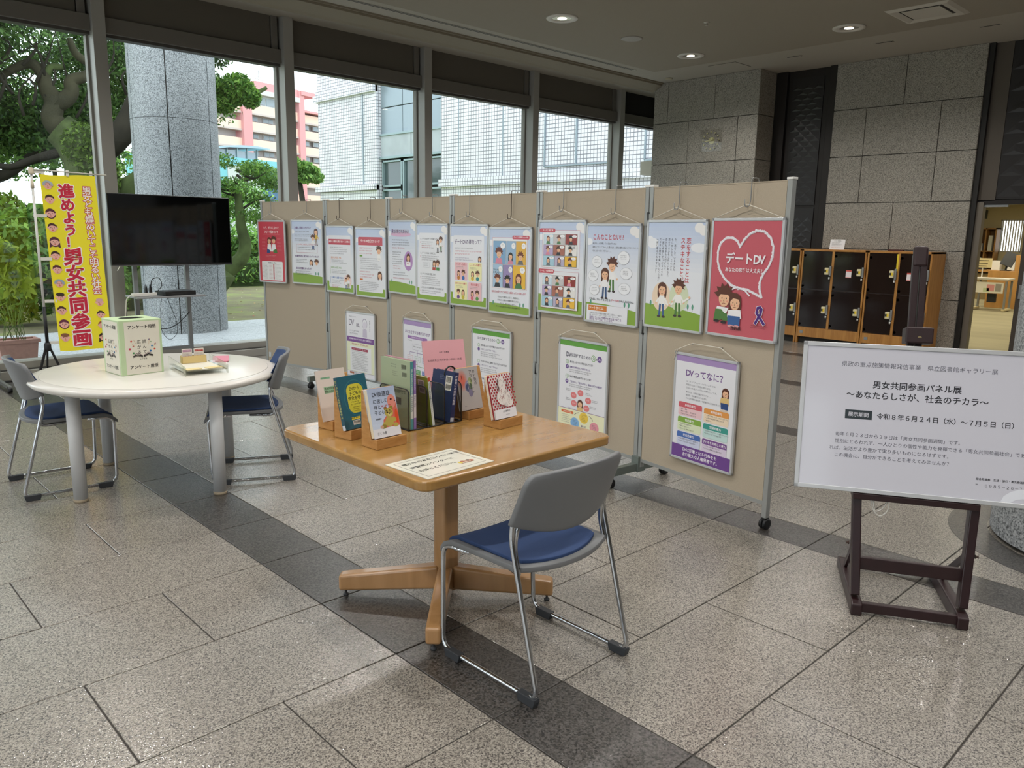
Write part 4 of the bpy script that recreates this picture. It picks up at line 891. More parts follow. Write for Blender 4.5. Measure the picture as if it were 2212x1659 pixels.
# television on its stand
TVB = mat('0d0e10', .35, name='tv_bezel'); SCR = mat('040506', .07, spec=.45, name='tv_screen')
t = thing('television', 'large black switched-off television in front of the window', 'television', (3.235, 8.6, 1.165), R(-1.2))
m = MB(); m.box(-.625, 0, 0, .625, .045, .72, TVB); m.box(-.3, .04, .1, .3, .09, .5, TVB); m.build('housing', t, .006)
m = MB(); m.box(-.613, -.0015, .022, .613, 0, .71, SCR); m.build('screen', t); m = MB(); m.box(-.627, -.003, -.004, .627, .03, .006, mat('6c6d70', .3, .6)); m.build('bottom_trim', t)
m = MB(); m.bar((-.55, -.002, -.005), (-.575, .0, -.05), .02, .004, WHITEP); m.build('tag', t)
t = thing('television_stand', 'grey metal television stand with casters and a small shelf', 'stand', (3.13, 8.72, 0))
SM = mat('8f9396', .35, .5, name='stand_metal')
for x in (-.27, .27):
    m = MB(); m.box(x-.022, -.02, .07, x+.022, .02, 1.45, SM); m.build('post', t, .003); m = MB(); m.box(x-.025, -.35, .06, x+.025, .3, .1, SM); m.build('base_arm', t, .004)
    for y in (-.32, .28): m = MB(); m.lathe([(.03, -.02), (.03, .02)], (0, 0, 0), BLACKP, 14, M=Matrix.Translation((x, y, .03)) @ Matrix.Rotation(R(90), 4, 'Y')); m.build('caster', t)
m = MB(); m.box(-.27, -.015, .25, .27, .015, .28, SM); m.box(-.35, .0, 1.2, .35, .03, 1.5, SM); m.build('cross_bar', t)
m = MB(); m.box(-.37, -.33, .835, .33, .03, .855, mat('9a9da0', .4, .3)); m.build('shelf', t, .003)
t = thing('media_player', 'slim black disc player on the shelf under the television', 'media player', (3.2, 8.54, .855), R(8)); m = MB(); m.box(-.17, -.11, 0, .17, .11, .045, BLACKP); m.build('case', t, .004); m = MB(); m.box(-.1, -.112, .012, .04, -.11, .03, mat('2c2d30', .2)); m.build('front_window', t)
t = thing('power_strip', 'white power strip at the left end of the television shelf', 'power strip', (2.86, 8.48, .856), R(12)); m = MB(); m.box(-.13, -.025, 0, .13, .025, .035, WHITEP); m.build('body', t, .006)
for x in (0.02, .07): m = MB(); m.box(x-.012, -.012, .035, x+.012, .012, .08, BLACKP); m.prism([(x-.012, .08), (x+.012, .08), (x, .12)], -.01, .01, BLACKP, axis='y'); m.build('plug', t)
CB = mat('141416', .6, name='black_cable')
t = tag(MB().tube(fillet([(2.93, 8.48, .95), (2.94, 8.48, 1.03), (3.02, 8.48, 1.05), (3.05, 8.48, .96), (3.0, 8.5, .9)], .05, 5), .004, CB, 6).build('power_cable'), 'black cable looping up from the white power strip', 'cable')
t = tag(MB().tube(fillet([(2.84, 8.72, .66), (2.95, 8.68, .55), (3.1, 8.66, .47), (3.25, 8.67, .52), (3.4, 8.7, .65)], .12, 5), .0045, CB, 6).build('power_cable'), 'thick black cable sagging between the two stand posts', 'cable')
t = tag(MB().tube(fillet([(3.1, 8.68, .83), (3.08, 8.68, .65), (3.07, 8.66, .45), (3.15, 8.65, .35), (3.24, 8.66, .42), (3.24, 8.66, .55), (3.2, 8.68, .7), (3.16, 8.7, .83)], .09, 5), .0028, CB, 5).build('thin_cable'), 'thin black cable hanging in a long loop below the television shelf', 'cable')
t = tag(MB().tube(fillet([(2.74, 8.47, .88), (2.68, 8.47, .84), (2.66, 8.5, .6), (2.66, 8.55, .1), (2.7, 8.6, .006)], .08, 5), .006, WHITEP, 6).build('white_cable'), 'white cable dropping from the power strip behind the survey box', 'cable')

# banner and stand
t = thing('banner_stand', 'white pole on a black tripod carrying the yellow banner', 'stand', (1.8745, 8.2, 0))
bd = Vector((.975, -.223, 0)).normalized()
m = MB(); m.tube([(0, 0, .8), (0, 0, 2.02)], .011, WHITEP, 10); m.lathe([(.02, 0), (.022, .01), (.022, .05), (.014, .06)], (0, 0, 2.0), mat('d9cdb4', .5), 12); m.lathe([(.017, 0), (.012, .07)], (0, 0, 1.88), mat('d9cdb4', .5), 12); m.build('pole', t)
m = MB(); m.tube([(0, 0, .45), (0, 0, .82)], .015, BLACKP, 10); m.build('lower_pole', t)
m = MB(); m.lathe([(.025, .41), (.03, .42), (.03, .47), (.02, .49)], (0, 0, 0), BLACKP, 12); m.build('hub', t)
for a in (195, 345, 90): m = MB(); c, s = math.cos(R(a)), math.sin(R(a)); m.bar((.02*c, .02*s, .43), (.17*c, .17*s, .0), .014, .02, BLACKP); m.build('leg', t)
m = MB(); e = bd*.60; m.tube([(-.02, 0, 2.045), (e.x, e.y, 2.02)], .006, mat('cfcdc0', .5), 8); m.build('cross_rod', t)
def warp(x, y, z):   # gentle folds of the cloth
    s = x/.44; d = .007*math.sin(8*s+3*y)+.0006*math.sin(21*s+2*y)
    X = x+.035*(-y)/1.6*1.0
    return (X, y-.006*math.sin(s*math.pi*2.0), d+z)
Bn = Ink(.44, 1.60, .7, warp=warp); Y_ = 'f2e42c'
Bn.hold = True
for j in range(54):
    for i in range(16): Bn.rect(.44*i/16, 1.6*j/54, .44/16+.0003, 1.6/54+.0003, Y_)
Bn.hold = False
RED = 'c92540'
yy = .075
for ch, sz in zip('進めよう！男女共同参画', (.125, .12, .11, .11, .105, .16, .145, .15, .155, .15, .16)):
    Bn.z = 1; q = sz*1.03; Bn.text(.195-q/2, yy, ch, q, 'f6f1ea', 1, outline=('f6f1ea', .08)); Bn.z = 3; Bn.text(.195-q/2, yy, ch, q, RED, 1, outline=(RED, .022)); yy += sz*1.0
yy = .095
for ch in '男女とも煌めいてこそ明るい社会': Bn.z = 1; Bn.text(.322, yy, ch, .078, 'f6f1ea', 1, outline=(RED, .06)); yy += .0655
def face(c, x, y, r, hair, kind, skin='f0b7a8'):
    c.z = 1
    if kind in (2, 4, 10): c.ell(x, y+.1*r, r*1.15, r*1.25, hair, 16)
    if kind == 4 or kind == 13: c.poly([(x-r*1.05, y), (x-r*1.2, y+1.6*r), (x-.4*r, y+1.1*r), (x+.4*r, y+1.1*r), (x+r*1.2, y+1.6*r), (x+r*1.05, y)], hair)
    c.ell(x-r*.98, y+.1*r, r*.2, r*.25, skin, 10); c.ell(x+r*.98, y+.1*r, r*.2, r*.25, skin, 10)
    c.ell(x, y+.12*r, r*.9, r*.98, skin, 18)
    if kind in (0, 7): 
        for k in range(9): a = R(180+22.5*k); c.ell(x+r*.85*math.cos(a), y+r*.75*math.sin(a), r*.3, r*.26, hair, 10)
    elif kind in (8, 11): c.ell(x, y-.55*r, r*.95, r*.5, hair, 16)
    else:
        c.poly([(x-r*.95, y+.05*r), (x-r*.9, y-.6*r), (x-.3*r, y-1.05*r), (x+.35*r, y-1.0*r), (x+r*.92, y-.55*r), (x+r*.95, y+.05*r), (x+.6*r, y-.35*r), (x-.1*r, y-.5*r), (x-.6*r, y-.3*r)][::-1], hair)
    for s in (-1, 1): c.ell(x+s*.35*r, y+.05*r, r*.09, r*.12, '4a2a2a', 8)
    c.line([(x, y+.1*r), (x-.06*r, y+.42*r), (x+.1*r, y+.42*r)], r*.06, '8a4a40'); c.ell(x, y+.68*r, r*.2, r*.09, 'd8402c', 10)
H_ = ['a9b4bd', '4a2b23', '5a2a36', '4a2b2b', '5a2f3c', '3c2622', '5a2a30', '98a8b8', '3c2b20', '4a2b24', '6a2f45', '8a5a40', '5a2f2c']
for i in range(12): face(Bn, .055+.004*math.sin(i*2), .085+.126*i, .037, H_[i % 13], i)
for i, yv in enumerate((1.16, 1.275, 1.375, 1.49)): face(Bn, .37, yv, .033, ['d9a9b0', '3c2b26', 'a05a3a', '3c2b20'][i], [8, 1, 5, 4][i])
bf = thing('banner_flag', 'tall yellow banner with red lettering and cartoon faces beside the television', 'banner', M=MX((1.935, 8.186, 2.005), bd, (0, 0, 1), bd.cross(Vector((0, 0, 1)))))
print_on(Bn, bf, None, 'cloth')
for k in range(3): m = MB(); m.box(.03+.19*k-.012, -.01, -.003, .03+.19*k+.012, .045, .001, WHITEP); m.build('loop', bf)
for k in range(5): y = .02-.385*k; m = MB(); m.box(-.085+.03*k*.25, y-.014, -.003, .02+.009*k, y+.014, .001, mat('dcdad0', .6)); m.build('loop', bf)

# display board partly in view at the far left
t = thing('display_board', 'edge of a beige partition on casters at the far left picture edge', 'partition', (1.55, 8.5, 0))
m = MB(); m.box(-1.0, .42, .12, .05, .45, 1.2, mat('b3a894', .8)); m.build('panel', t); m = MB(); m.box(.03, .415, .1, .06, .455, 1.22, STEEL); m.build('post', t, .002)
m = MB(); m.bar((.045, -.02, .05), (.045, .75, .05), .03, .03, STEEL); m.build('foot', t, .003)
for y in (0, .72): m = MB(); m.lathe([(.028, -.018), (.028, .018)], (0, 0, 0), BLACKP, 14, M=Matrix.Translation((.045, y, .028)) @ Matrix.Rotation(R(90), 4, 'Y')); m.build('caster', t)
tag(MB().tube([(1.2, 9.08, .008), (1.6, 9.1, .008), (2.0, 9.06, .008), (2.6, 9.0, .008)], .008, CB, 6).build('floor_cable'), 'black cable lying along the floor by the window sill at the left', 'cable')

# lockers
LW = woodm('locker_oak', '9a6526', 'b4803c', .45, .2, (10, 10, 1), 2.5); SMK = mat('1a0d0a', .08, spec=.35, name='smoked_glass'); YL = mat('e3c52b', .5, name='yellow_tag'); IV = mat('d9cda4', .4, name='ivory_plastic'); RW = mat('4a2218', .3, coat=.3, name='inner_shelf')
def locker(y0, y1, label):
    t = thing('locker_cabinet', label, 'cabinet', (11.32, y1, 0), R(-90), 'coin locker cabinets along the granite wall')   # local x runs to the viewer's right, y into the wall
    W_ = y1-y0; m = MB()
    m.box(0, 0, 0, .025, .5, 1.4, LW); m.box(W_-.025, 0, 0, W_, .5, 1.4, LW); m.box(0, 0, 1.37, W_, .5, 1.4, LW); m.box(.025, .48, .1, W_-.025, .5, 1.37, RW); m.build('carcass', t, .003)
    m = MB(); m.box(.025, .0, .1, W_-.025, .03, .24, LW); m.build('plinth', t, .003); m = MB(); m.box(.06, -.004, .15, .11, 0, .19, STEEL); m.build('plate', t)
    m = MB(); m.box(.025, .05, 0, W_-.025, .48, .1, DARKJ); m.build('kick', t)
    c = W_/2; m = MB(); m.box(c-.018, -.002, .24, c+.018, .48, 1.37, LW); m.build('centre_stile', t, .002); m = MB(); m.box(.025, .01, .235, W_-.025, .03, .25, LW); m.build('rail', t)
    m = MB(); m.box(.025, .03, .80, W_-.025, .45, .82, RW); m.build('shelf', t)
    for a, b in ((.028, c-.02), (c+.02, W_-.028)):
        for z0, z1 in ((.252, .80), (.818, 1.366)):
            d = MB().box(a, 0, z0, b, .006, z1, SMK).build('door', t)
            for z in (z0+.04, z1-.06): m = MB(); m.lathe([(.001, -.004), (.02, -.004), (.02, 0)], (0, 0, 0), STEEL, 12, M=Matrix.Translation((a+.02, 0, z)) @ Matrix.Rotation(R(90), 4, 'X')); m.build('hinge', d)
            zc = z0+.27; k = MB(); k.box(b-.075, -.05, zc-.05, b-.015, 0, zc+.05, IV); k.build('coin_lock', d, .008)
            k = MB(); k.box(b-.07, -.052, zc-.015, b-.048, -.05, zc+.02, BLACKP); k.box(b-.047, -.052, zc-.018, b-.022, -.05, zc+.022, YL); k.build('number_tag', d)
            k = MB(); k.box(b-.012, -.03, zc-.07, b+.012, 0, zc+.075, STEEL); k.lathe([(.01, -.03), (.012, 0)], (b-.005, -.03, zc-.085), WHITEP, 8); k.build('latch', d)
    return t
lk0 = locker(5.63, 6.56, 'wooden glass-fronted locker cabinet half hidden behind the red poster board')
lk1 = locker(4.665, 5.618, 'wooden glass-fronted locker cabinet under the white notice')
lk2 = locker(3.80, 4.652, 'wooden glass-fronted locker cabinet at the right end, behind the easel mast')
for lk, x, z, l_ in ((lk1, .72, 1.06, ''), (lk2, .59, 1.06, '')):
    m = MB(); m.box(x-.04, -.003, z-.055, x+.04, -.001, z+.055, mat('e8dede', .6)); m.box(x-.04, -.0035, z+.035, x+.04, -.003, z+.055, mat('d05a50', .6)); m.box(x-.04, -.0035, z-.055, x+.04, -.003, z-.045, mat('d05a50', .6)); m.build('sticker', lk)
m = MB(); m.box(.40, -.004, 1.13, .425, -.002, 1.36, YL); m.build('yellow_strip', lk2)
t = thing('paper_notice', 'white paper notice standing on top of the middle locker cabinet', 'notice', (11.5, 5.3, 1.4), R(-90)); m = MB(); m.add([(0, 0, 0), (.22, 0, 0), (.22, .03, .145), (0, .03, .145), (0, .003, 0), (.22, .003, 0), (.22, .033, .145), (0, .033, .145)], [(0, 1, 2, 3), (7, 6, 5, 4), (0, 4, 5, 1), (1, 5, 6, 2), (2, 6, 7, 3), (3, 7, 4, 0)], mat('e6e4e4', .6)); m.build('sheet', t)
c = Ink(.2, .13); c.text(.1, .012, 'ロッカー利用案内', .013, '3a3634', 1, al='c'); c.greek(.02, .04, .15, 4, .009, '5a5654'); c.greek(.02, .11, .16, 1, .009, 'b06060'); 
_n = Vector((0, -.145, .03)).normalized(); print_on(c, t, MX((.01, .0265, .142), (1, 0, 0), (0, .203, .979), (0, -.979, .203)))
m = MB(); m.box(0, 0, 0, .2, .06, .02, mat('4a2018', .5)); tag(m.build('key_tray', None, loc=(11.4, 4.42, 1.4), rot=(0, 0, R(-90))), 'small dark red tray on top of the right locker cabinet', 'tray')

# clock
t = thing('wall_clock', 'square clear glass wall clock with brass studs on the granite pillar', 'clock', (11.35, 7.32, 3.07), R(-90))
BR = mat('c3b98a', .3, .8, name='brass'); m = MB(); m.box(-.2, -.03, -.17, .2, -.024, .17, glassm('clock_glass', (.98, .98, .97), .3)); m.build('glass_plate', t)
for k in range(12):
    a = R(30*k); m = MB(); m.lathe([(.011, -.008), (.011, 0)], (0, 0, 0), BR, 10, M=Matrix.Translation((.145*math.sin(a), -.03, .13*math.cos(a))) @ Matrix.Rotation(R(90), 4, 'X')); m.build('hour_stud', t)
m = MB(); m.lathe([(.055, -.02), (.055, 0)], (0, 0, 0), BR, 20, M=Matrix.Translation((.0, -.004, 0)) @ Matrix.Rotation(R(90), 4, 'X')); m.build('movement', t)
m = MB(); m.bar((.02, -.035, .0), (-.11, -.035, -.012), .012, .004, BR, up=(0, 1, 0)); m.build('minute_hand', t); m = MB(); m.bar((0, -.035, 0), (.035, -.035, .04), .014, .004, BR, up=(0, 1, 0)); m.build('hour_hand', t)

# easel with the sign board
EZ = mat('261013', .4, coat=.1, noise=(18, .15), name='dark_red_wood'); tl = .2
ea = thing('easel', 'dark red-brown wooden display easel carrying the white sign board', 'easel', (3.27, 1.03, 0), R(-60))
def ey(z): return .05+tl*z
for s, x in ((-1, -.2), (1, .2)):
    m = MB(); m.prism([(0, 0), (.055, 0), (.5, 0), (.54, 0), (.54, .045), (.5, .055), (.03, .06), (0, .05)], x-.022, x+.022, EZ); f = m.build('runner', ea, .006)
    m = MB(); m.bar((x*1.02, ey(.07), .07), (x*1.12, ey(.49), .49), .036, .05, EZ, up=(0, 1, 0)); m.build('leg', ea, .004)
    m = MB(); m.bar((x*1.0, .42, .05), (x*1.08, ey(.27)+.03, .27), .012, .03, EZ); m.build('brace', ea); m = MB(); m.lathe([(.009, 0), (.005, .008), (.008, .012)], (0, 0, 0), mat('4a3a34', .5, .3), 8, M=Matrix.Translation((x*1.1+s*.02, ey(.28), .28)) @ Matrix.Rotation(R(90*s), 4, 'Y')); m.build('wing_nut', ea)
m = MB(); m.bar((-.19, .03, .032), (.19, .03, .032), .03, .04, EZ); m.build('front_rail', ea, .003)
m = MB(); m.bar((-.2, ey(.2)+.005, .2), (.2, ey(.2)+.005, .2), .022, .055, EZ); m.build('middle_rail', ea, .003)
m = MB(); m.bar((-.2, .5, .035), (.2, .5, .035), .025, .035, EZ); m.build('rear_rail', ea, .003)
m = MB(); m.bar((-.245, ey(.5)-.015, .49), (.235, ey(.5)-.015, .49), .075, .028, EZ); m.build('shelf_rail', ea, .004)
for x in (-.0495, -.0185): m = MB(); m.bar((x, ey(.62)+.05, .6), (x, ey(1.49)+.05, 1.49), .0265, .03, EZ, up=(0, 1, 0)); m.build('mast_rail', ea, .003)
m = MB(); m.bar((-.034, ey(1.43)+.045, 1.44), (-.034, ey(1.52)+.045, 1.525), .058, .03, EZ, up=(0, 1, 0)); m.build('mast_head', ea, .01)
m = MB(); m.bar((-.034, ey(1.12)-.012, 1.125), (-.034, ey(1.19)-.012, 1.19), .105, .085, EZ, up=(0, 1, 0)); cl2 = m.build('clamp_block', ea, .005); m = MB(); m.lathe([(.008, -.004), (.008, 0)], (0, 0, 0), mat('b9a77a', .3, .8), 12, M=Matrix.Translation((-.034, ey(1.155)-.056, 1.155)) @ Matrix.Rotation(R(90), 4, 'X')); m.build('screw', cl2)
tag(MB().tube(fillet([(-.17, .12, .49), (-.16, .12, .43), (-.13, .12, .40), (-.1, .12, .43), (-.1, .12, .49), (-.12, .12, .44), (-.15, .12, .42), (-.16, .12, .47)], .03, 4), .0022, WHITEP, 5).build('string', None, loc=(3.27, 1.03, 0), rot=(0, 0, R(-60))), 'thin white string looped under the sign board shelf of the easel', 'string')
e1 = Vector((.5, -.8660, 0)); eb = Vector((.866, .5, 0)); upv = (eb*tl+Vector((0, 0, 1))).normalized(); nv = e1.cross(upv)
o_ = Vector((3.27, 1.03, 0))+e1*(-.481)+eb*(ey(.506)-.05)+Vector((0, 0, .506))
sb = thing('sign_board', 'wide white exhibition sign in a silver frame resting on the easel', 'sign', M=MX(o_, e1, upv, nv))
SW, SHh = .90, .625; m = MB(); m.box(0, 0, -.015, SW, SHh, 0, mat('5f6062', .6)); m.build('backing', sb)
m = MB(); ff = .018
m.box(0, 0, -.016, SW, ff, .006, ALU); m.box(0, SHh-ff, -.016, SW, SHh, .006, ALU); m.box(0, 0, -.016, ff, SHh, .006, ALU); m.box(SW-ff, 0, -.016, SW, SHh, .006, ALU); m.build('frame', sb, .002)
c = Ink(SW-2*ff, SHh-2*ff, .35, .5); c.rect(0, 0, SW-2*ff, SHh-2*ff, 'ccccd6'); IK = '3b3c4c'; DK = '15161f'; cx = .432
c.text(cx, .058, '県政の重点施策情報発信事業　県立図書館ギャラリー展', .0235, IK, 0, al='c')
c.text(cx, .135, '男女共同参画パネル展', .0335, DK, 1, al='c'); c.text(cx, .18, '～あなたらしさが、社会のチカラ～', .0335, DK, 1, al='c')
c.rect(.165, .262, .105, .038, '263036'); c.text(.2175, .2705, '展示期間', .0205, 'c9c9d2', 1, al='c')
c.text(.288, .269, '令和８年６月２４日（水）～７月５日（日）', .0262, DK, 1)
for i, (x, s) in enumerate(((.132, '毎年６月２３日から２９日は「男女共同参画週間」です。'), (.132, '性別にとらわれず、一人ひとりの個性や能力を発揮できる「男女共同参画社会」であ'), (.112, 'れば、生活がより豊かで実り多いものになるはずです。'), (.132, 'この機会に、自分ができることを考えてみませんか？'))): c.text(x, .358+.0295*i, s, .0187, IK)
c.text(.672, .5, '総合政策部　生活・協働・男女参画課女性活躍', .0105, DK, 1); c.text(.672, .523, '℡　０９８５－２６－７０４０', .0155, DK, 0)
c.poly([(.765, .589), (.775, .565), (.8, .545), (.83, .533), (.864, .53), (.864, .572), (.845, .57), (.82, .575), (.8, .589)], 'e3e6ee')
print_on(c, sb, MX((ff, SHh-ff, .0012), (1, 0, 0), (0, 1, 0), (0, 0, 1)), 'printed_sheet')
# ================================================================ DISPLAY BOARDS AND POSTERS
PTS = [(3.911, 7.963), (4.099, 6.974), (4.141, 5.968), (4.056, 4.963), (4.021, 3.954), (3.938, 2.948), (3.776, 1.953)]
FELT = mat('b4a793', .95, noise=(260, .06), bump=(500, .4), name='beige_felt'); GSTL = mat('a0a29f', .4, .25, name='board_post'); CORD = mat('d9d3c4', .7, name='cord')
ORD = ('leftmost', 'second', 'third', 'fourth', 'fifth', 'rightmost'); boards = []
for i in range(6):
    a, b = Vector((*PTS[i], 0)), Vector((*PTS[i+1], 0)); d = b-a; W_ = d.length; rz = math.atan2(d.y, d.x)
    t = thing('display_board', ORD[i]+' beige felt panel of the folding display wall' + (', beside the sign' if i == 5 else ', nearest the window' if i == 0 else ' counted from the window'), 'partition', a, rz, 'panels of the folding display wall')
    boards.append((t, a, d.normalized(), W_))
    m = MB(); m.box(.036, .004, .155, W_-.036, .03, 1.832, FELT); m.build('felt_panel', t)
    for x in (.018, W_-.018):
        m = MB(); m.box(x-.015, 0, .065 if (i == 5 and x > .5) or (i == 0 and x < .5) else .1, x+.015, .034, 1.838, GSTL); m.build('post', t, .003)
        m = MB(); m.box(x-.019, -.003, 1.838, x+.019, .037, 1.85, WHITEP); m.build('cap', t, .002)
    m = MB(); m.box(.03, .002, .135, W_-.03, .032, .157, GSTL); m.build('bottom_rail', t); m = MB(); m.box(.03, .002, 1.83, W_-.03, .032, 1.836, FELT); m.build('top_rail', t)
    if i < 5:
        for z in (.55, .95, 1.6):
            m = MB(); m.lathe([(.009, 0), (.009, .09)], (W_, .0, z), mat('4a4c4c', .4, .6), 8); m.box(W_-.03, -.004, z+.01, W_+.03, 0, z+.08, GSTL); m.build('hinge', t)
    def caster(x, y, par):
        for s in (-.012, .012): m = MB(); m.lathe([(.02, -.009), (.03, -.007), (.03, .007), (.02, .009)], (0, 0, 0), BLACKP, 16, M=Matrix.Translation((x+s, y, .031)) @ Matrix.Rotation(R(90), 4, 'Y')); m.build('caster_wheel', par)
        m = MB(); m.box(x-.012, y-.015, .04, x+.012, y+.015, .07, BLACKP); m.build('caster_fork', par)
    if i in (0, 2, 4):
        m = MB(); m.box(W_-.02, -.27, .075, W_+.02, .30, .125, mat('747d78', .4, .3)); m.box(W_-.03, -.02, .07, W_+.03, .05, .17, mat('747d78', .4, .3)); f = m.build('foot_bar', t, .003)
        caster(W_, -.24, t); caster(W_, .27, t)
    if i == 0:
        caster(.018, .017, t); m = MB(); m.box(.05, -.001, .2, .085, .0035, .25, mat('c8cccc', .5)); m.build('label_plate', t)
    if i == 5: caster(W_-.018, .017, t)

SKY0, SKY1, WH, GRN, INKC, PUR, REDC = 'bdcbe4', 'e3e6ec', 'e6e7ec', '86a83e', '4a4a54', '6a3f7e', 'c44c5c'
SKIN, HAIR = 'edbd97', '5a2f20'
def kid(c, x, y, s, kind, shirt='f2f0ec', legs='3a5a8a', hair=HAIR, sad=False):
    """small standing cartoon person, head centre x,y, head half-height s"""
    c.poly([(x-.55*s, y+1.0*s), (x-.75*s, y+2.5*s), (x+.75*s, y+2.5*s), (x+.55*s, y+1.0*s)], shirt)
    for k in (-1, 1):
        c.line([(x+k*.5*s, y+1.2*s), (x+k*1.15*s, y+2.1*s)], .3*s, shirt); c.ell(x+k*1.2*s, y+2.2*s, .18*s, .18*s, SKIN, 8)
        c.line([(x+k*.3*s, y+2.4*s), (x+k*.4*s, y+4.1*s)], .42*s, legs); c.ell(x+k*.5*s, y+4.25*s, .38*s, .18*s, '3a2c2c', 10)
    head(c, x, y, s, kind, hair, sad)
def head(c, x, y, s, kind, hair=HAIR, sad=False):
    if kind == 'g':
        c.ell(x, y-.15*s, .95*s, .95*s, hair, 18)
        for k in (-1, 1): c.ell(x+k*.72*s, y+.45*s, .26*s, .95*s, hair, 14)
    c.ell(x, y+.1*s, .74*s, .92*s, SKIN, 18)
    if kind == 'g': c.poly([(x-.85*s, y+.1*s), (x-.8*s, y-.7*s), (x, y-1.1*s), (x+.8*s, y-.7*s), (x+.85*s, y+.1*s), (x+.5*s, y-.35*s), (x-.3*s, y-.45*s)][::-1], hair)
    else:
        p = [(x-.85*s, y+.1*s)]
        for k in range(7): a = R(190-33*k); p += [(x+1.0*s*math.cos(a), y-.25*s-.95*s*math.sin(a)), (x+1.45*s*math.cos(a-R(16)), y-.3*s-1.3*s*math.sin(a-R(16)))]
        p += [(x+.85*s, y+.1*s), (x+.5*s, y-.3*s), (x-.5*s, y-.3*s)]; c.poly(p[::-1], hair)
    for k in (-1, 1): c.ell(x+k*.3*s, y+.1*s, .07*s, .1*s, '2a1a1a', 8); c.ell(x+k*.45*s, y+.42*s, .15*s, .1*s, 'e89a84', 8)
    c.line([(x, y+.15*s), (x-.08*s, y+.42*s), (x+.04*s, y+.42*s)], .05*s, '8a5a40')
    c.line([(x-.2*s, y+.68*s), (x, y+(.62 if sad else .76)*s), (x+.2*s, y+.68*s)], .06*s, '8a3a30')
def base(w=.439, h=.604, hill=.08, card=None):
    c = Ink(w, h, .4, .15); c.grad(0, 0, w, h*.5, SKY0, SKY1); c.rect(0, h*.5, w, h*.5, SKY1)
    c.ell(w*.9, .03, .035, .028, 'eceae8'); c.ell(w*.97, .045, .03, .028, 'eceae8'); c.ell(w*.03, .1, .03, .022, 'eceef2')
    c.poly([(0, h-hill*1.15), (0, h), (w, h), (w, h-hill*.85), (w*.75, h-hill*.98), (w*.4, h-hill*1.12)], GRN)
    for x in (.1, .78, .86): c.ell(w*x, h-hill*1.2, .008, .016, '5a9a80', 10); c.rect(w*x-.001, h-hill*1.1, .002, .012, '6a7a4a')
    if card: c.rrect(card[0], card[1], w-2*card[0], h-card[1]-card[2], .015, WH)
    return c
def poster(i, s0, z1, canvas, label, w=.475, h=.64, y=-.018, tri=True, hook=None, frm=ALU):
    t, a, d, W_ = boards[i]; nrm = Vector((d.y, -d.x, 0))
    o = a+d*s0-nrm*y*1.0; o.z = z1-h
    p = thing('hanging_poster', label, 'poster', M=MX(o, d, (0, 0, 1), nrm), group='framed posters on the display wall')
    m = MB(); m.box(.002, .002, -.012, w-.002, h-.002, -.001, mat('8d8a84', .7)); m.build('backing', p)
    m = MB(); f = .015
    m.box(0, 0, -.012, w, f, .004, frm); m.box(0, h-f, -.012, w, h, .004, frm); m.box(0, 0, -.012, f, h, .004, frm); m.box(w-f, 0, -.012, w, h, .004, frm); m.build('frame', p, .002)
    k = Matrix.Diagonal(((w-2*f)/canvas.w, (h-2*f)/canvas.h, 1, 1)); print_on(canvas, p, Matrix.Translation((f, h-f, .0004)) @ k)
    m = MB()
    if tri: m.tube([(.012, h-.002, 0), (w/2-.004, h+.068, .004), (w/2+.004, h+.068, .004), (w-.012, h-.002, 0)], .0028, CORD, 6)
    else:
        m.tube([(.006, h-.01, .002), (.03, h+.018, .006), (w*.28, h+.062, .004), (w*.72, h+.062, .004), (w-.006, h-.004, 0)], .003, CORD, 6)
        m.tube(fillet([(.006, h-.03, .006), (.0, h+.008, .008), (.03, h+.02, .01), (.01, h-.015, .008), (-.004, h-.05, .006)], .012, 3), .002, CORD, 5)
        for x in (w*.28, w*.72): m.lathe([(.003, 0), (.005, .02)], (0, 0, 0), STEEL, 8, M=Matrix.Translation((x, h+.06, -.014)))
    m.build('cord', p)
    if hook:
        dark = hook[0] == 'd'; hm = mat('4a4038', .35, .7) if dark else STEEL; zt = 1.852-(z1-h); xx = w/2; hy = h+.064
        g = thing('hanging_hook', hook[1:], 'hook', M=MX(o, d, (0, 0, 1), nrm), group='wire hooks over the display wall')
        m = MB(); m.tube(fillet([(xx+.012, zt-.03, -.056), (xx+.012, zt+.003, -.056), (xx+.012, zt+.003, .0), (xx+.012, hy+.02, .0), (xx+.008, hy-.008, .008), (xx-.014, hy-.006, .012), (xx-.016, hy+.03, .012)], .012, 3), .0028, hm, 6); m.build('wire', g)
    return p
# --- p1 red help poster
c = Ink(.4, .604, .4, .15); c.rect(0, 0, .4, .604, 'c9404e')
c.text(.2, .045, 'もう、がまんしないで', .032, 'f3e6e4', 1, al='c', sx=.75); c.text(.2, .085, 'ひとりで悩まないで', .032, 'f3e6e4', 1, al='c', sx=.75); c.rect(.07, .13, .26, .0015, 'd98a8a')
head(c, .165, .19, .032, 'g'); head(c, .235, .185, .032, 'b'); c.poly([(.14, .225), (.125, .3), (.2, .3), (.19, .225)], 'efeeee'); c.poly([(.21, .225), (.2, .3), (.275, .3), (.26, .225)], 'efeeee'); c.poly([(.13, .27), (.12, .315), (.17, .315), (.18, .29)], '2f4f86'); c.poly([(.22, .29), (.23, .315), (.29, .315), (.275, .27)], '4f7a3c')
for x in (.05, .29): 
    for yy in (.165, .2, .235, .27): c.greek(x, yy, .07, 2, .006, 'e3a0a0')
c.greek(.1, .34, .2, 2, .007, 'eab5b5'); c.greek(.14, .375, .12, 1, .006, 'eab5b5')
c.rrect(.035, .4, .33, .195, .012, 'ecebea'); c.text(.2, .408, '相談窓口のご案内', .016, '3a2c2c', 1, al='c')
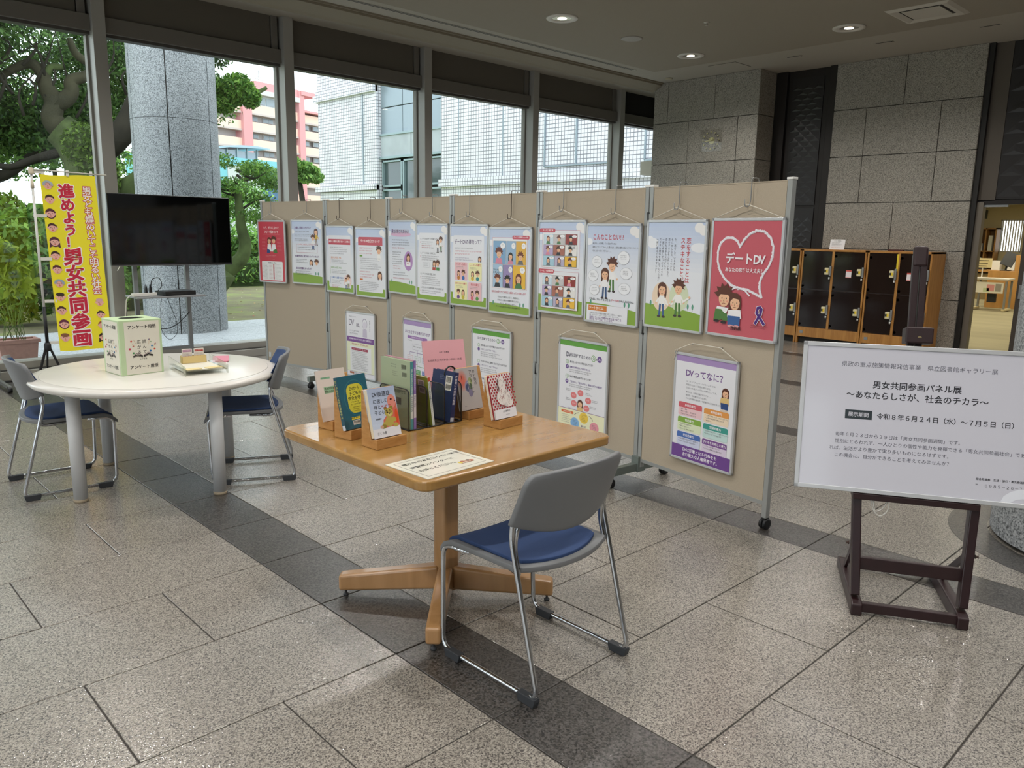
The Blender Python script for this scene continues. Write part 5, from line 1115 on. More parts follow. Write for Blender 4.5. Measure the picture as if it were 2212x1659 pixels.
for k in range(12): yy = .43+.0132*k; c.greek(.05, yy, .09, 1, .006, '5a5456', ragged=.3); c.greek(.15, yy, .05, 1, .006, 'b05a5a'); c.rrect(.212, yy-.002, .022, .009, .003, 'b83f4a'); c.greek(.245, yy, .11, 1, .005, '7a7476')
poster(0, .0, 1.645, c, 'red poster with two figures and a white contact list, at the window end', w=.44, hook='ggrey wire hook holding the red contact-list poster at the window end', y=-.04)
# --- p2
c = base(); c.text(.04, .05, '友達に相談されたら？', .026, PUR, 1); c.greek(.04, .095, .24, 1, .010, INKC); c.greek(.04, .125, .26, 2, .009, INKC); c.greek(.04, .17, .24, 2, .009, INKC)
kid(c, .36, .1, .03, 'g', 'd8b23a', '8a6a3a'); kid(c, .315, .16, .026, 'b', 'efeeee', '2f4f86')
c.frame(.065, .225, .31, .08, .002, 'b8435a'); c.rect(.09, .215, .26, .02, SKY1); c.text(.22, .215, 'こんなことは決して言わないで', .0185, 'b8435a', 1, al='c'); c.greek(.085, .25, .27, 2, .009, INKC, lead=2.3)
c.text(.04, .33, '友達が誰かに暴力をふるっていたら？', .0215, PUR, 1); c.greek(.05, .37, .18, 3, .009, INKC); head(c, .28, .4, .026, 'g'); head(c, .36, .4, .026, 'b')
c.text(.05, .45, '自分が被害にあったら？', .0225, PUR, 1); c.greek(.05, .487, .3, 1, .009, INKC); c.greek(.05, .507, .34, 1, .008, INKC); c.greek(.06, .522, .22, 1, .008, INKC)
poster(0, .508, 1.652, c, 'pale poster with a standing figure in yellow, second in the top row', hook='ggrey wire hook holding the poster with the figure in yellow')
# --- p3
c = base(card=(.035, .075, .035)); c.rect(.04, .11, .36, .052, REDC); c.text(.22, .122, '相手との素敵な関係をつくるために', .0218, 'f4eaea', 1, al='c'); c.greek(.06, .185, .3, 4, .009, INKC, 2.2)
for yy, tx, q in ((.275, '自分を大切にする', 'cf7a2c'), (.37, '相手も大切にする', '6a9a3a'), (.465, '気持ちを言葉で伝える', '3a6ab0')): c.rect(.06, yy, .003, .07, q); c.text(.075, yy, tx, .0215, q, 1); c.greek(.08, yy+.032, .26 if yy < .4 else .2, 3, .008, INKC)
c.ell(.345, .5, .065, .06, 'ecd3d2'); kid(c, .32, .49, .02, 'g', 'efeeee', '2f4f86'); kid(c, .36, .47, .024, 'b', 'efeeee', '4f7a3c'); c.greek(.09, .545, .13, 3, .008, 'b8435a')
poster(1, .025, 1.598, c, 'poster with a red title bar and three coloured section headings, third in the top row', hook='ddark wire hook holding the poster with three coloured headings')
# --- p4
c = base(card=(.035, .07, .035)); c.rrect(.035, .07, .369, .075, .015, REDC); c.rect(.035, .11, .369, .035, REDC); c.text(.22, .092, 'デートDV危険度チェック', .029, 'f4eaea', 1, al='c', sx=.9)
c.greek(.055, .165, .22, 3, .013, REDC, 1.9); head(c, .35, .19, .034, 'b', sad=True); c.ell(.35, .25, .03, .03, 'f2f0ee'); c.rect(.055, .235, .045, .014, '6a9a3a'); c.greek(.06, .26, .32, 6, .008, INKC, 2.3); c.rect(.055, .36, .33, .001, '8a8a90')
c.greek(.055, .38, .24, 3, .013, REDC, 1.9); head(c, .36, .41, .034, 'g', sad=True); c.rect(.055, .45, .045, .014, 'd07030'); c.greek(.06, .475, .32, 6, .008, INKC, 1.9)
poster(1, .523, 1.584, c, 'check-list poster with a rounded red header and two worried heads, fourth in the top row', hook='ddark wire hook holding the red-headed check-list poster')
# --- p5
c = base(); c.ell(.2, .105, .17, .02, 'd9b0cc'); c.text(.2, .062, '暴力は許されません！', .038, PUR, 1, al='c', sx=.8, outline='efeef2'); c.greek(.055, .15, .3, 3, .010, INKC, 2.1); c.text(.055, .215, 'あなたは決して悪くありません。', .0145, REDC, 0)
c.greek(.06, .255, .17, 6, .010, INKC, 2.0); c.greek(.07, .375, .14, 2, .010, REDC, 2.0); c.ell(.325, .33, .07, .083, 'b48ac0', 24); head(c, .325, .3, .032, 'g'); c.rrect(.29, .335, .07, .035, .005, 'f0eef0'); c.text(.325, .34, 'NO!!', .02, 'c43a4a', 1, al='c')
c.greek(.07, .43, .3, 2, .010, INKC, 2.0); c.text(.07, .475, '自分自身の心と身体を大切にしてください。', .0145, REDC)
poster(2, .032, 1.65, c, 'poster with a purple outlined heading and an oval showing a figure with a NO card', hook='ggrey wire hook holding the poster with the purple oval')
# --- p6
c = base(card=(.03, .06, .035))
for yy, q, n in ((.1, 'Q. デートDVとケンカは違うの？', 4), (.215, 'Q. デートDVはよくあること？', 3), (.385, 'Q. デートDVはなぜ起こるの？', 5), (.5, 'Q. 好きになったら相手を束縛するのは当然では？', 2)): c.text(.05, yy, q, .0185 if n > 2 else .0165, INKC, 1, sx=.95); c.rect(.05, yy+.03, .006, .012, REDC); c.greek(.07, yy+.03, .19 if n == 4 else .3, n, .009, INKC, 1.75)
c.greek(.07, .16, .17, 2, .009, REDC, 1.75); kid(c, .31, .13, .02, 'g', 'efeeee', '5a5a60'); kid(c, .355, .115, .022, 'b', 'efeeee', '4f7a3c'); head(c, .26, .305, .024, 'g'); head(c, .31, .305, .024, 'b'); c.rrect(.235, .335, .045, .025, .004, 'b83f3a'); c.rrect(.29, .335, .045, .025, .004, '4a8a4a'); c.frame(.09, .3, .1, .04, .001, '9a9aa0'); c.greek(.1, .31, .08, 2, .007, '8a8a90')
poster(2, .506, 1.621, c, 'question-and-answer poster with four questions and two small heads, left of the four-box poster', hook='ggrey wire hook holding the four-question poster')
# --- p7
c = base(card=(.03, .07, .04)); c.text(.22, .1, 'デートDVの暴力って？', .038, '5a4a6e', 1, al='c', sx=.9); c.greek(.05, .165, .33, 1, .011, INKC); c.greek(.05, .187, .33, 1, .011, REDC, ragged=.05); c.greek(.05, .209, .26, 1, .011, REDC); c.greek(.05, .24, .27, 2, .009, '6a5a86')
for k, (tx, q) in enumerate((('からだへの暴力', 'e9c0c4'), ('こころへの暴力', 'eee9b4'), ('お金にかかわる暴力', 'eee9b4'), ('性的な暴力', 'e9c0c4'))):
    x = .05+.175*(k % 2); y = .275+.15*(k//2); c.rrect(x, y, .16, .14, .01, q); c.text(x+.08, y+.008, tx, .0195 if k != 2 else .016, 'c2484e', 1, al='c'); c.greek(x+.02, y+.035, .1, 2, .006, INKC); head(c, x+.05, y+.085, .019, 'g' if k != 2 else 'b'); head(c, x+.11, y+.085, .02, 'b' if k != 2 else 'g'); c.ell(x+.05, y+.122, .018, .016, ('c07a2c', 'd8b23a', '6a4a8a', 'd86a7a')[k], 12); c.ell(x+.11, y+.122, .018, .016, ('3a6ab0', '3a8a90', 'c9b83a', '5a9a4a')[k], 12)
head(c, .36, .245, .018, 'g')
poster(3, .0, 1.617, c, 'poster with four pink and yellow picture boxes under a dark heading', hook='ggrey wire hook holding the poster with four picture boxes')
# --- manga helper
def manga(c, x, y, w, h, rows, seed):
    rd = random.Random(seed); c.rect(x, y, w, h, 'efeeee'); yy = y+.004
    for r, (hf, cells) in enumerate(rows):
        hh = (h-.008)*hf; xx = x+.004
        for k, (wf, bgc, who) in enumerate(cells):
            ww = (w-.008)*wf; c.rect(xx, yy, ww-.003, hh-.003, '2a2626'); c.rect(xx+.001, yy+.001, ww-.005, hh-.005, bgc); s = min(ww, hh)*.24
            cx_, cy_ = xx+ww*.45, yy+hh-.004-s*2.2
            if who:
                c.poly([(cx_-s*1.2, yy+hh-.005), (cx_-s*.8, cy_+s), (cx_+s*.8, cy_+s), (cx_+s*1.2, yy+hh-.005)][::1], rd.choice(['2a2c34', 'd98aa0', '4a7a4a', '6a6a70']) ); head(c, cx_, max(cy_, yy+s*1.5), s, who, rd.choice(['4a2a20', '1f1a1a', '6a3020']))
            if ww > .05: c.ell(xx+ww*.74, yy+hh*.2, min(ww*.2, .03), hh*.13, 'f4f3f3', 14); c.greek(xx+ww*.66, yy+hh*.15, ww*.16, 2, .004, INKC)
            xx += ww
        yy += hh
# --- p8
c = base(.439, .604, .055); c.rect(.03, .06, .38, .37, WH); c.frame(.03, .06, .38, .37, .0015, 'c9606c'); c.rrect(.25, .045, .18, .026, .01, REDC); c.text(.34, .05, 'ケース１ 携帯チェック編', .0135, 'f4eaea', 1, al='c')
manga(c, .035, .08, .37, .35, [(.5, [(.4, '7fa8cc', 'b'), (.3, '9ab8d4', 'g'), (.3, 'e0b04a', 'b')]), (.5, [(.32, 'a8c4dc', 'b'), (.3, '9a8ab8', 'b'), (.38, 'e8b83c', 'g')])], 3)
c.text(.046, .285, 'ちょっと', .017, '2a2626', 1); c.text(.046, .305, '何すっと？', .017, '2a2626', 1)
c.text(.22, .447, 'あなたの周りでこんなこと起こっていませんか？', .0175, REDC, 1, al='c')
for k, s in enumerate(('好きだから暴力をふるう、束縛する…', '好きだから暴力や束縛を受け入れる…', 'それは、愛ではありません。', 'デートDVは私たちの身近にある問題です。')): c.text(.22, .485+.024*k, s, .0145, '3a3a34', 0, al='c')
poster(3, .484, 1.597, c, 'poster with one large comic strip of six panels, on the fourth felt panel', hook='ddark long wire hook holding the single comic-strip poster')
# --- p9
c = base(.439, .604, .1)
for y, tx, sd in ((.045, 'ケース２ 束縛編', 5), (.32, 'ケース３ 性的強要編', 9)):
    c.rect(.03, y+.008, .37, .252, WH); c.frame(.03, y+.008, .37, .252, .0015, 'c9606c'); c.rrect(.0, y-.004, .16, .028, .012, REDC); c.text(.085, y+.002, tx, .0145, 'f4eaea', 1, al='c')
    manga(c, .04, y+.03, .345, .225, [(.33, [(.3, 'cfe0ea', 'g'), (.35, 'c9c4c4', 'b'), (.35, '8f2f2a', 'b')]), (.34, [(.3, 'b9a8cc', 'b'), (.35, 'a86a5a', 'b'), (.35, 'e9e6e2', 'b')]), (.33, [(.35, 'a8ccdc', 'g'), (.3, 'b8b0c8', 'g'), (.35, 'e8b83c', 'b')])], sd)
c.text(.3, .145, 'あたりまえ', .013, '2a2626', 1); c.text(.3, .16, 'やろうがぎ', .013, '2a2626', 1)
poster(4, .018, 1.647, c, 'poster with two separate comic strips stacked one above the other', hook='ggrey wire hook holding the poster with two comic strips')
# --- p10
c = base(.439, .604, .1); c.text(.045, .05, 'こんなことない!?', .040, REDC, 1, sx=.85); 
for k, s in enumerate(('好きな人と交際しているはずなのに', '相手のことを「こわい」と思ったり、相手の顔色を気にしてびくびくしたり', 'なんだかつらくて苦しい……')): c.text(.045, .103+.0235*k, s, .0138, INKC, 0, sx=.86 if k == 1 else .95)
kid(c, .225, .245, .038, 'b', 'efeeee', '4f7a3c', sad=True); kid(c, .165, .3, .036, 'g', 'efeeee', '35507a', sad=True)
for x, y, a, b in ((.09, .225, .045, .037), (.32, .195, .05, .042), (.06, .315, .045, .037), (.345, .29, .05, .036), (.075, .405, .045, .034), (.335, .385, .05, .036)): c.ell(x, y, a, b, '6a6a72', 22); c.ell(x, y, a-.001, b-.001, 'eceef2', 22); c.greek(x-.025, y-.016, .05, 3, .006, INKC)
c.text(.03, .455, 'それは、ひょっとしたら', .0175, '2a2a30', 1); c.text(.03+.0175*11, .455, 'デートDV', .0175, REDC, 1); c.text(.03+.0175*15.3, .455, 'かもしれません。', .0165, '2a2a30', 1)
c.rect(.012, .5, .36, .104, WH); c.frame(.012, .5, .36, .106, .001, 'b8b0b8'); c.rect(.028, .505, .165, .034, 'd07a2c'); c.text(.11, .511, 'デートDVとは…', .021, 'f6efe6', 1, al='c')
c.text(.04, .548, '夫婦や恋人などの親密な関係で起こる暴力を、一般的に', .0122, INKC, 0, sx=.95); c.text(.04, .561, 'DV（ドメスティック・バイオレンス）といいます。', .0122, INKC, 0, sx=.95); c.text(.04, .575, '結婚していない交際中の男女間で起こる', .0158, PUR, 1); c.text(.04, .589, '暴力を「デートDV」といいます。', .0145, PUR, 1)
poster(4, .5, 1.624, c, 'poster with two sad standing figures surrounded by thought bubbles', hook='ggrey wire hook holding the thought-bubble poster')
# --- p11
c = base(.439, .604, .11); c.ell(.04, .12, .045, .03, 'e9ebef'); c.ell(.4, .14, .06, .026, 'e9ebef')
c.text(.305, .085, '恋をすることは', .036, 'c2484e', 1, vert=True); c.text(.262, .085, 'ステキなこと。', .036, 'c2484e', 1, vert=True)
for k, s in enumerate(('今、恋をしているあなた', 'もしかしたら、これから', '恋をするかもしれないあなた', '自分も相手も大切にして', '一緒に成長していけるような', 'ステキな関係を築いていくために', '一緒に考えてみませんか？')): c.text(.212-.024*k, .09, s, .0165, INKC, 0, vert=True)
c.ell(.13, .43, .075, .085, 'ecd6bc', 24); c.ell(.27, .42, .075, .085, 'd3dcbc', 24)
for (x, kd, lg) in ((.135, 'g', '3a5a8a'), (.265, 'b', '4f7a3c')): kid(c, x, .385 if kd == 'g' else .37, .038, kd, 'f2f0ec', lg)
c.line([(.17, .465), (.2, .475), (.23, .46)], .011, 'f2f0ec'); c.ell(.2, .475, .009, .009, SKIN, 10); c.line([(.3, .45), (.345, .425)], .011, 'f2f0ec'); c.ell(.352, .42, .008, .007, SKIN, 10)
poster(5, .014, 1.645, c, 'pale poster with a couple walking hand in hand on green grass under vertical writing', hook='ggrey wire hook holding the poster of the couple walking hand in hand')
# --- p12
c = Ink(.439, .604, .4, .2); c.rect(0, 0, .439, .604, 'c45a66')
hp = []
for k in range(15): a = R(-62+ -0 + (k*17)); 
pts_h = [(.185, .135), (.165, .105), (.13, .088), (.09, .09), (.055, .115), (.038, .16), (.04, .215), (.06, .265), (.095, .305), (.14, .335), (.19, .352), (.25, .355), (.3, .372), (.345, .388), (.33, .35), (.328, .31), (.345, .27), (.375, .23), (.395, .18), (.395, .13), (.375, .085), (.335, .055), (.285, .05), (.24, .07), (.205, .105), (.185, .135)]
sm_ = [Vector((x, y, 0)) for x, y in pts_h]; c.line([(p.x, p.y) for p in sm_], .0125, 'ece9ee')
for p, q in zip(pts_h, pts_h[1:]):
    for k in range(5): u = k/5; c.ell(p[0]+(q[0]-p[0])*u+random.uniform(-.003, .003), p[1]+(q[1]-p[1])*u+random.uniform(-.003, .003), .0065, .0065, 'ece9ee', 7)
c.line([(.155, .355), (.19, .345), (.24, .36), (.27, .385)], .009, 'ece9ee'); c.line([(.15, .36), (.17, .352)], .009, 'ece9ee')
c.text(.225, .165, 'デートDV', .062, 'efecef', 3, al='c', sx=.98); c.text(.225, .243, 'あなたの恋愛は大丈夫？', .0245, 'efecef', 1, al='c', sx=.95)
head(c, .105, .405, .05, 'b', sad=True); head(c, .18, .425, .043, 'g', sad=True)
c.poly([(.06, .455), (.05, .49), (.12, .5), (.14, .46)], 'efeeee'); c.poly([(.14, .47), (.13, .51), (.23, .51), (.22, .465)], 'efeeee'); c.poly([(.05, .47), (.04, .53), (.09, .53), (.12, .495), (.09, .47)], '4f7a3c'); c.poly([(.08, .49), (.1, .53), (.14, .53), (.13, .49)], '4f7a3c'); c.poly([(.135, .5), (.14, .55), (.22, .55), (.22, .5)], '35609a')
for x, y, q in ((.06, .535, '2a2426'), (.11, .54, '2a2426'), (.16, .555, 'e0a0a0'), (.2, .555, 'e0a0a0')): c.ell(x, y, .02, .008, q, 10)
RB = '55298a'; 
for wd, q in ((.02, 'e9e4ee'), (.015, '4a2478')): c.line([(.375, .525), (.325, .47), (.33, .445), (.345, .44), (.355, .45), (.35, .475), (.32, .525)], wd, q)
c.greek(.295, .535, .11, 2, .006, '5a1f2c'); c.text(.195, .553, '宮崎県', .0235, '1d1518', 1, al='c')
poster(5, .52, 1.652, c, 'red poster with a large white heart outline and two crouching figures', hook='ggrey wire hook holding the red heart poster')
# --- lower row
c = Ink(.439, .6, .4, .15); c.rect(0, 0, .439, .6, 'e6e5ea'); c.text(.04, .028, '配偶者や恋人からの暴力', .0105, INKC); c.text(.035, .045, 'DV', .085, '5a4a64', 0, sx=.85); c.text(.155, .085, 'は、', .045, '5a4a64', 1)
c.greek(.05, .165, .17, 2, .016, '5a4a64', 1.5); c.ell(.295, .09, .04, .05, '8a7a98', 18); c.ell(.295, .092, .036, .046, 'e6e5ea', 18); c.ell(.295, .1, .028, .032, 'dcd6e2', 14); c.poly([(.265, .14), (.26, .215), (.33, .215), (.325, .14)], 'c9c0d2'); c.text(.365, .05, '我慢しないで', .018, INKC, 0, vert=True)
c.rect(0, .225, .439, .05, '7c4f93'); c.text(.22, .237, '配偶者や恋人からの暴力に関する相談窓口', .0185, 'e9e2ee', 1, al='c'); c.rect(0, .275, .439, .285, 'e3e6c4'); c.text(.22, .286, '相談は無料です。秘密は厳守します。', .0165, 'b8435a', 1, al='c')
c.rect(.05, .315, .34, .24, 'e9e9ea'); 
for k in range(3): c.rect(.075+.09*k, .33, .084, .024, 'a03a52'); c.greek(.09+.09*k, .337, .05, 1, .008, 'e8d0d4')
for k in range(12): c.rect(.075, .36+.0155*k, .27, .0008, '8a8a90'); c.greek(.08, .363+.0155*k, .26, 1, .0075, '5a5a62')
c.rect(0, .56, .439, .002, '7c4f93'); c.rrect(.04, .567, .07, .018, .004, 'a8603a'); c.greek(.12, .572, .2, 1, .01, INKC)
poster(1, .34, .792, c, 'lower poster with a purple band and a phone list, behind the pale green booklet stand', w=.472, h=.635, tri=False)
c = Ink(.439, .6, .4, .15); c.rect(0, 0, .439, .6, 'e4e4ea'); c.rect(0, 0, .439, .04, 'a68dbd'); c.text(.22, .085, 'あなたを守る法律があります', .031, PUR, 1, al='c'); c.rrect(.06, .132, .32, .026, .012, '9a6fae'); c.text(.22, .137, '配偶者暴力防止法のしくみ', .015, 'eee6f2', 0, al='c'); c.greek(.065, .17, .08, 1, .01, INKC)
c.frame(.14, .2, .16, .05, .0015, '8a7a9a'); c.text(.22, .217, '配偶者からの暴力を受けた', .0115, INKC, 0, al='c'); c.line([(.22, .25), (.22, .3)], .004, '7a5a92'); c.line([(.1, .275), (.34, .275)], .004, '7a5a92'); c.line([(.1, .275), (.1, .3)], .004, '7a5a92'); c.line([(.34, .275), (.34, .3)], .004, '7a5a92')
for x, q, f in ((.06, 'c86a5a', 0), (.18, '5a9a5a', 0), (.3, '4a6ab0', 0)):
    c.frame(x, .305, .085, .045, .002, q); c.greek(x+.012, .318, .06, 2, .009, q); c.line([(x+.042, .35), (x+.042, .42)], .003, q)
    for k, (yy, hh, fill) in enumerate(((.42, .04, 1), (.48, .1, 0))): c.rrect(x-.005, yy, .095, hh, .004, q if k == 0 else 'd6dadd'); c.greek(x+.005, yy+.008, .075, 2 if k == 0 else 5, .008, 'eeeeee' if k == 0 else INKC)
c.line([(.1, .375), (.22, .375)], .004, 'c87a4a'); c.line([(.22, .39), (.34, .39)], .004, '6a9a5a')
poster(2, .275, .807, c, 'lower poster with a flow chart of coloured boxes, behind the green books', w=.472, h=.635, tri=False)
def qa(title_small=False):
    c = Ink(.439, .6, .4, .15); c.rect(0, 0, .439, .6, 'e6e6ea'); c.rect(0, 0, .439, .035, '5f9e3c')
    return c
c = qa(); c.text(.06, .055, 'DVを理解するための', .023, '2f2b44', 1); c.ell(.305, .067, .018, .018, '5f9e3c'); c.ell(.305, .067, .014, .014, 'e6e6ea'); c.text(.305, .056, 'Q', .021, '5f9e3c', 1, al='c'); c.text(.333, .061, '&', .015, INKC, 1, al='c'); c.ell(.358, .067, .018, .018, '6a4f8e'); c.text(.358, .056, 'A', .021, 'eeeaf2', 1, al='c')
for y, q in ((.11, '加害者にはどんな特徴があるのですか？'), (.235, '子どものために我慢したほうがいいのでは？'), (.37, '暴力をふるわれる側にも問題があるのでは？'), (.49, 'なぜ逃げないのですか？')):
    c.ell(.075, y+.01, .014, .014, '5f9e3c', 14); c.ell(.075, y+.01, .011, .011, 'e6e6ea', 14); c.text(.1, y, q, .0168, INKC, 1, sx=.95); c.ell(.075, y+.042, .014, .014, '6a4f8e', 14); c.greek(.1, y+.034, .26, 1, .014, '6a5a86'); c.greek(.1, y+.058, .28, 3, .009, INKC, 1.6)
poster(3, .285, .829, c, 'lower question-and-answer poster with a green top band, beside the pink booklet', w=.472, h=.635, tri=False)
c = qa(); c.text(.06, .072, 'DV', .045, '2f2b44', 1, sx=.9); c.text(.108, .084, 'を理解するための', .0255, '2f2b44', 1, sx=.92); c.ell(.32, .095, .021, .021, '5f9e3c'); c.ell(.32, .095, .017, .017, 'e6e6ea'); c.text(.32, .081, 'Q', .026, '5f9e3c', 1, al='c'); c.text(.348, .09, '&', .017, INKC, 1, al='c'); c.ell(.375, .095, .021, .021, '6a4f8e'); c.text(.375, .081, 'A', .026, 'eeeaf2', 1, al='c')
for y, q, a_ in ((.135, '暴力をふるう人は特別な人ですか？', '加害者は特別な人ではありません。'), (.235, 'なぜ被害者は逃げないのですか？', '「逃げない」「逃げられない」背景には様々な要因が')):
    c.ell(.075, y+.01, .015, .015, '5f9e3c', 14); c.ell(.075, y+.01, .012, .012, 'e6e6ea', 14); c.text(.075, y, 'Q', .016, '5f9e3c', 1, al='c'); c.text(.1, y, q, .0165, INKC, 1, sx=.85); c.ell(.075, y+.045, .015, .015, '6a4f8e', 14); c.text(.075, y+.035, 'A', .016, 'eeeaf2', 1, al='c'); c.text(.1, y+.036, a_, .015, '6a4f8e', 1, sx=.85); c.greek(.1, y+.06, .27, 2, .0075, INKC, 1.7)
for x, y in ((.21, .345), (.145, .37), (.285, .385), (.15, .425), (.27, .44)): c.ell(x, y, .028, .022, 'e07f7f', 20); c.greek(x-.014, y-.004, .03, 1, .008, 'f4e0e0')
for x, y in ((.07, .33), (.07, .395), (.26, .335), (.32, .375), (.3, .42), (.24, .475), (.09, .46)): c.greek(x, y, .06, 2, .006, INKC)
head(c, .21, .42, .027, 'g', sad=True); c.poly([(.185, .445), (.18, .49), (.24, .49), (.235, .445)], 'e0c080')
c.rect(0, .47, .439, .13, 'ecebc6'); c.poly([(.185, .445), (.18, .47), (.24, .47), (.235, .445)], 'e0c080'); c.rect(0, .468, .439, .003, '7c4f93'); c.rrect(.03, .485, .12, .018, .008, 'd8672c'); c.text(.09, .4875, 'DVのサイクル', .0125, 'f6e9e0', 1, al='c'); c.greek(.035, .515, .1, 5, .007, INKC, 1.8)
for x, y, q in ((.25, .51, 'ecc94a'), (.165, .56, '85b3dd'), (.35, .56, 'e59aa4')): c.ell(x, y, .042, .038, q, 28); c.greek(x-.02, y-.02, .045, 5, .006, '4a3a3a')
c.text(.25, .562, '暴力は', .015, '5a3a6e', 1, al='c'); c.text(.25, .58, '繰り返されます', .0135, '5a3a6e', 1, al='c')
c.line([(.16, .505), (.175, .49), (.2, .483)], .004, '5a5a5a'); c.line([(.3, .487), (.325, .5), (.335, .515)], .004, '5a5a5a')
poster(4, .262, .855, c, 'lower poster with yellow, blue and pink discs, above the table corner', w=.48, h=.635, tri=False)
c = Ink(.439, .6, .4, .15); c.rect(0, 0, .439, .6, 'e6e6ea'); c.rect(0, 0, .439, .035, 'a68dbd'); c.text(.225, .072, 'DVってなに？', .048, '6a3f86', 1, al='c')
for k, s in enumerate(('DV（ドメスティック・バイオレンス）とは、', '配偶者や恋人など親密な関係にある、', '又はあった者からふるわれる暴力のことです。', '暴力には、身体的な暴力だけでなく、', '精神的・性的暴力なども含まれ、', 'それらが複雑に絡み合って被害者の心と体を傷つけます。')): c.text(.085, .14+.0185*k+(.006 if k > 2 else 0), s, .0118, INKC, 0, sx=.95)
head(c, .375, .17, .027, 'g'); c.poly([(.345, .195), (.34, .235), (.405, .235), (.4, .195)], 'e0c080'); c.poly([(.345, .225), (.35, .26), (.4, .26), (.4, .225)], '2f4a80'); c.ell(.36, .268, .014, .008, 'd8c8b8', 10); c.ell(.385, .268, .014, .008, 'd8c8b8', 10)
for k, (tx, q, l_, rows) in enumerate((('身体的暴力', 'd0606a', 'ecc9cc', ('殴る、蹴る', '髪を引っぱる、首を絞める', '刃物などを体に突きつける')), ('精神的暴力', 'e29a4e', 'f0dcc0', ('大声で怒鳴ったり、おどしたりする', '人前で侮辱的な言葉をかける', '無視する')), ('性的暴力', '86ae48', 'dfe8c6', ('性的行為を強要する', '避妊に協力しない', '見たくない映像を見せる')), ('経済的暴力', '3f9a8e', 'c6dfdc', ('生活費を渡さない、お金を取り上げる', '仕事をすることを妨害する')), ('社会的暴力', '4a6fb4', 'cfd4ea', ('交友関係や電話を細かく監視する', '外出や人付き合いを制限する')), ('子どもを利用した暴力', '7c4f93', 'dccfe2', ('子どもの前で暴力をふるう', '子どもを危険な目にあわせる')))):
    x = .035+.195*(k % 2); y = .27+.088*(k//2)+.004*(k % 2); c.rrect(x, y, .18, .08, .01, l_); c.rrect(x, y, .18, .032, .01, q); c.rect(x, y+.018, .18, .014, q); c.text(x+.09, y+.008, tx, .0168, 'f2eff2', 1, al='c')
    for j, s in enumerate(rows): c.text(x+.012, y+.037+.0145*j, '●', .005, q); c.text(x+.02, y+.036+.0145*j, s, .0098, '3a3a44', 0)
c.rect(0, .525, .439, .075, '6f4590'); c.text(.085, .535, 'DVは犯罪となる行為をも', .0232, 'eeeaf2', 1); c.text(.085, .564, '含む重大な人権侵害です。', .0232, 'eeeaf2', 1)
poster(5, .3, .886, c, 'lower poster with six coloured boxes and a purple foot band', w=.472, h=.64, tri=False)

# ================================================================ BOOKS ON THE WOODEN TABLE
STW = woodm('stand_pine', 'a8763c', 'bf8f55', .45, .15, (3, 3, 14), 5); TZ = .7402
def stand(loc, rz, label, w=.143, d=.098, h=.218):
    t = thing('book_stand', label, 'book stand', (*loc, TZ), rz, 'wooden book stands on the table')
    m = MB(); m.prism([(0, 0), (d, 0), (d-.002, h), (d-.012, h), (.037, .032), (0, .04)], 0, w, STW); m.build('wedge', t, .002); return t
LN = R(14)
def onstand(loc, rz, w, h, th, canvas, name, label, cat, cov, spine, page='ddd2b8', x0=.002, dz=.034, dy=.012, pr='cover_print'):
    """book leaning back on a stand: local x right, y up the cover, z out towards the viewer"""
    ca, sa = math.cos(rz), math.sin(rz); X = Vector((ca, sa, 0)); Yb = Vector((-sa, ca, 0)); up = Yb*math.sin(LN)+Vector((0, 0, 1))*math.cos(LN); n_ = X.cross(up)
    o = Vector((*loc, TZ))+X*x0+Yb*(.04+dy-.012)+Vector((0, 0, dz))+n_*.0
    t = thing(name, label, cat, M=MX(o, X, up, n_))
    CV = mat(cov, .35, coat=.3)
    m = MB(); m.box(0, 0, th-.0015, w, h, th, CV); m.box(0, 0, 0, w, h, .0015, CV); m.box(w-.0015 if spine == 'r' else 0, 0, 0, w if spine == 'r' else .0015, h, th, CV); m.build('cover', t)
    m = MB(); m.box(.003, .003, .0016, w-.003, h-.003, th-.0016, mat(page, .9)); m.build('pages', t)
    if canvas: print_on(canvas, t, Matrix.Translation((0, h, th+.0002)) @ Matrix.Diagonal((w/canvas.w, h/canvas.h, 1, 1)), pr)
    return t
# book 1: the bears
c = Ink(.13, .19, .3, .5); c.grad(0, 0, .13, .155, 'a9b6cf', 'c3cfe2', 8); c.rect(0, .155, .13, .035, 'dcdde2')
c.poly([(.05, .155), (.055, .125), (.072, .11), (.09, .075), (.092, .05), (.11, .04), (.125, .06), (.13, .1), (.13, .155)], 'cc6a58'); c.ell(.106, .058, .02, .026, 'd98a7a', 18); c.ell(.105, .05, .005, .004, '3a1a18', 10); c.ell(.122, .058, .003, .003, '2a1210', 8); c.ell(.12, .12, .008, .03, 'd0502c', 12)
BE, BD = 'b3a252', '8f7f3a'; c.ell(.083, .134, .02, .02, BE, 18); c.ell(.072, .083, .008, .009, BD, 12); c.ell(.1, .083, .008, .009, BD, 12); c.ell(.086, .1, .02, .018, BE, 20); c.ell(.088, .107, .009, .007, 'c9bd7a', 14); c.ell(.088, .103, .0035, .003, '241a14', 10); c.ell(.08, .098, .002, .002, '1a1412', 8); c.ell(.096, .098, .002, .002, '1a1412', 8)
c.ell(.06, .14, .012, .008, BE, 14, rot=-.5); c.ell(.105, .128, .012, .009, BE, 14, rot=.6); c.ell(.052, .15, .014, .008, BD, 14); c.ell(.11, .15, .013, .008, BE, 14); c.ell(.043, .15, .008, .006, 'c9a08a', 12)
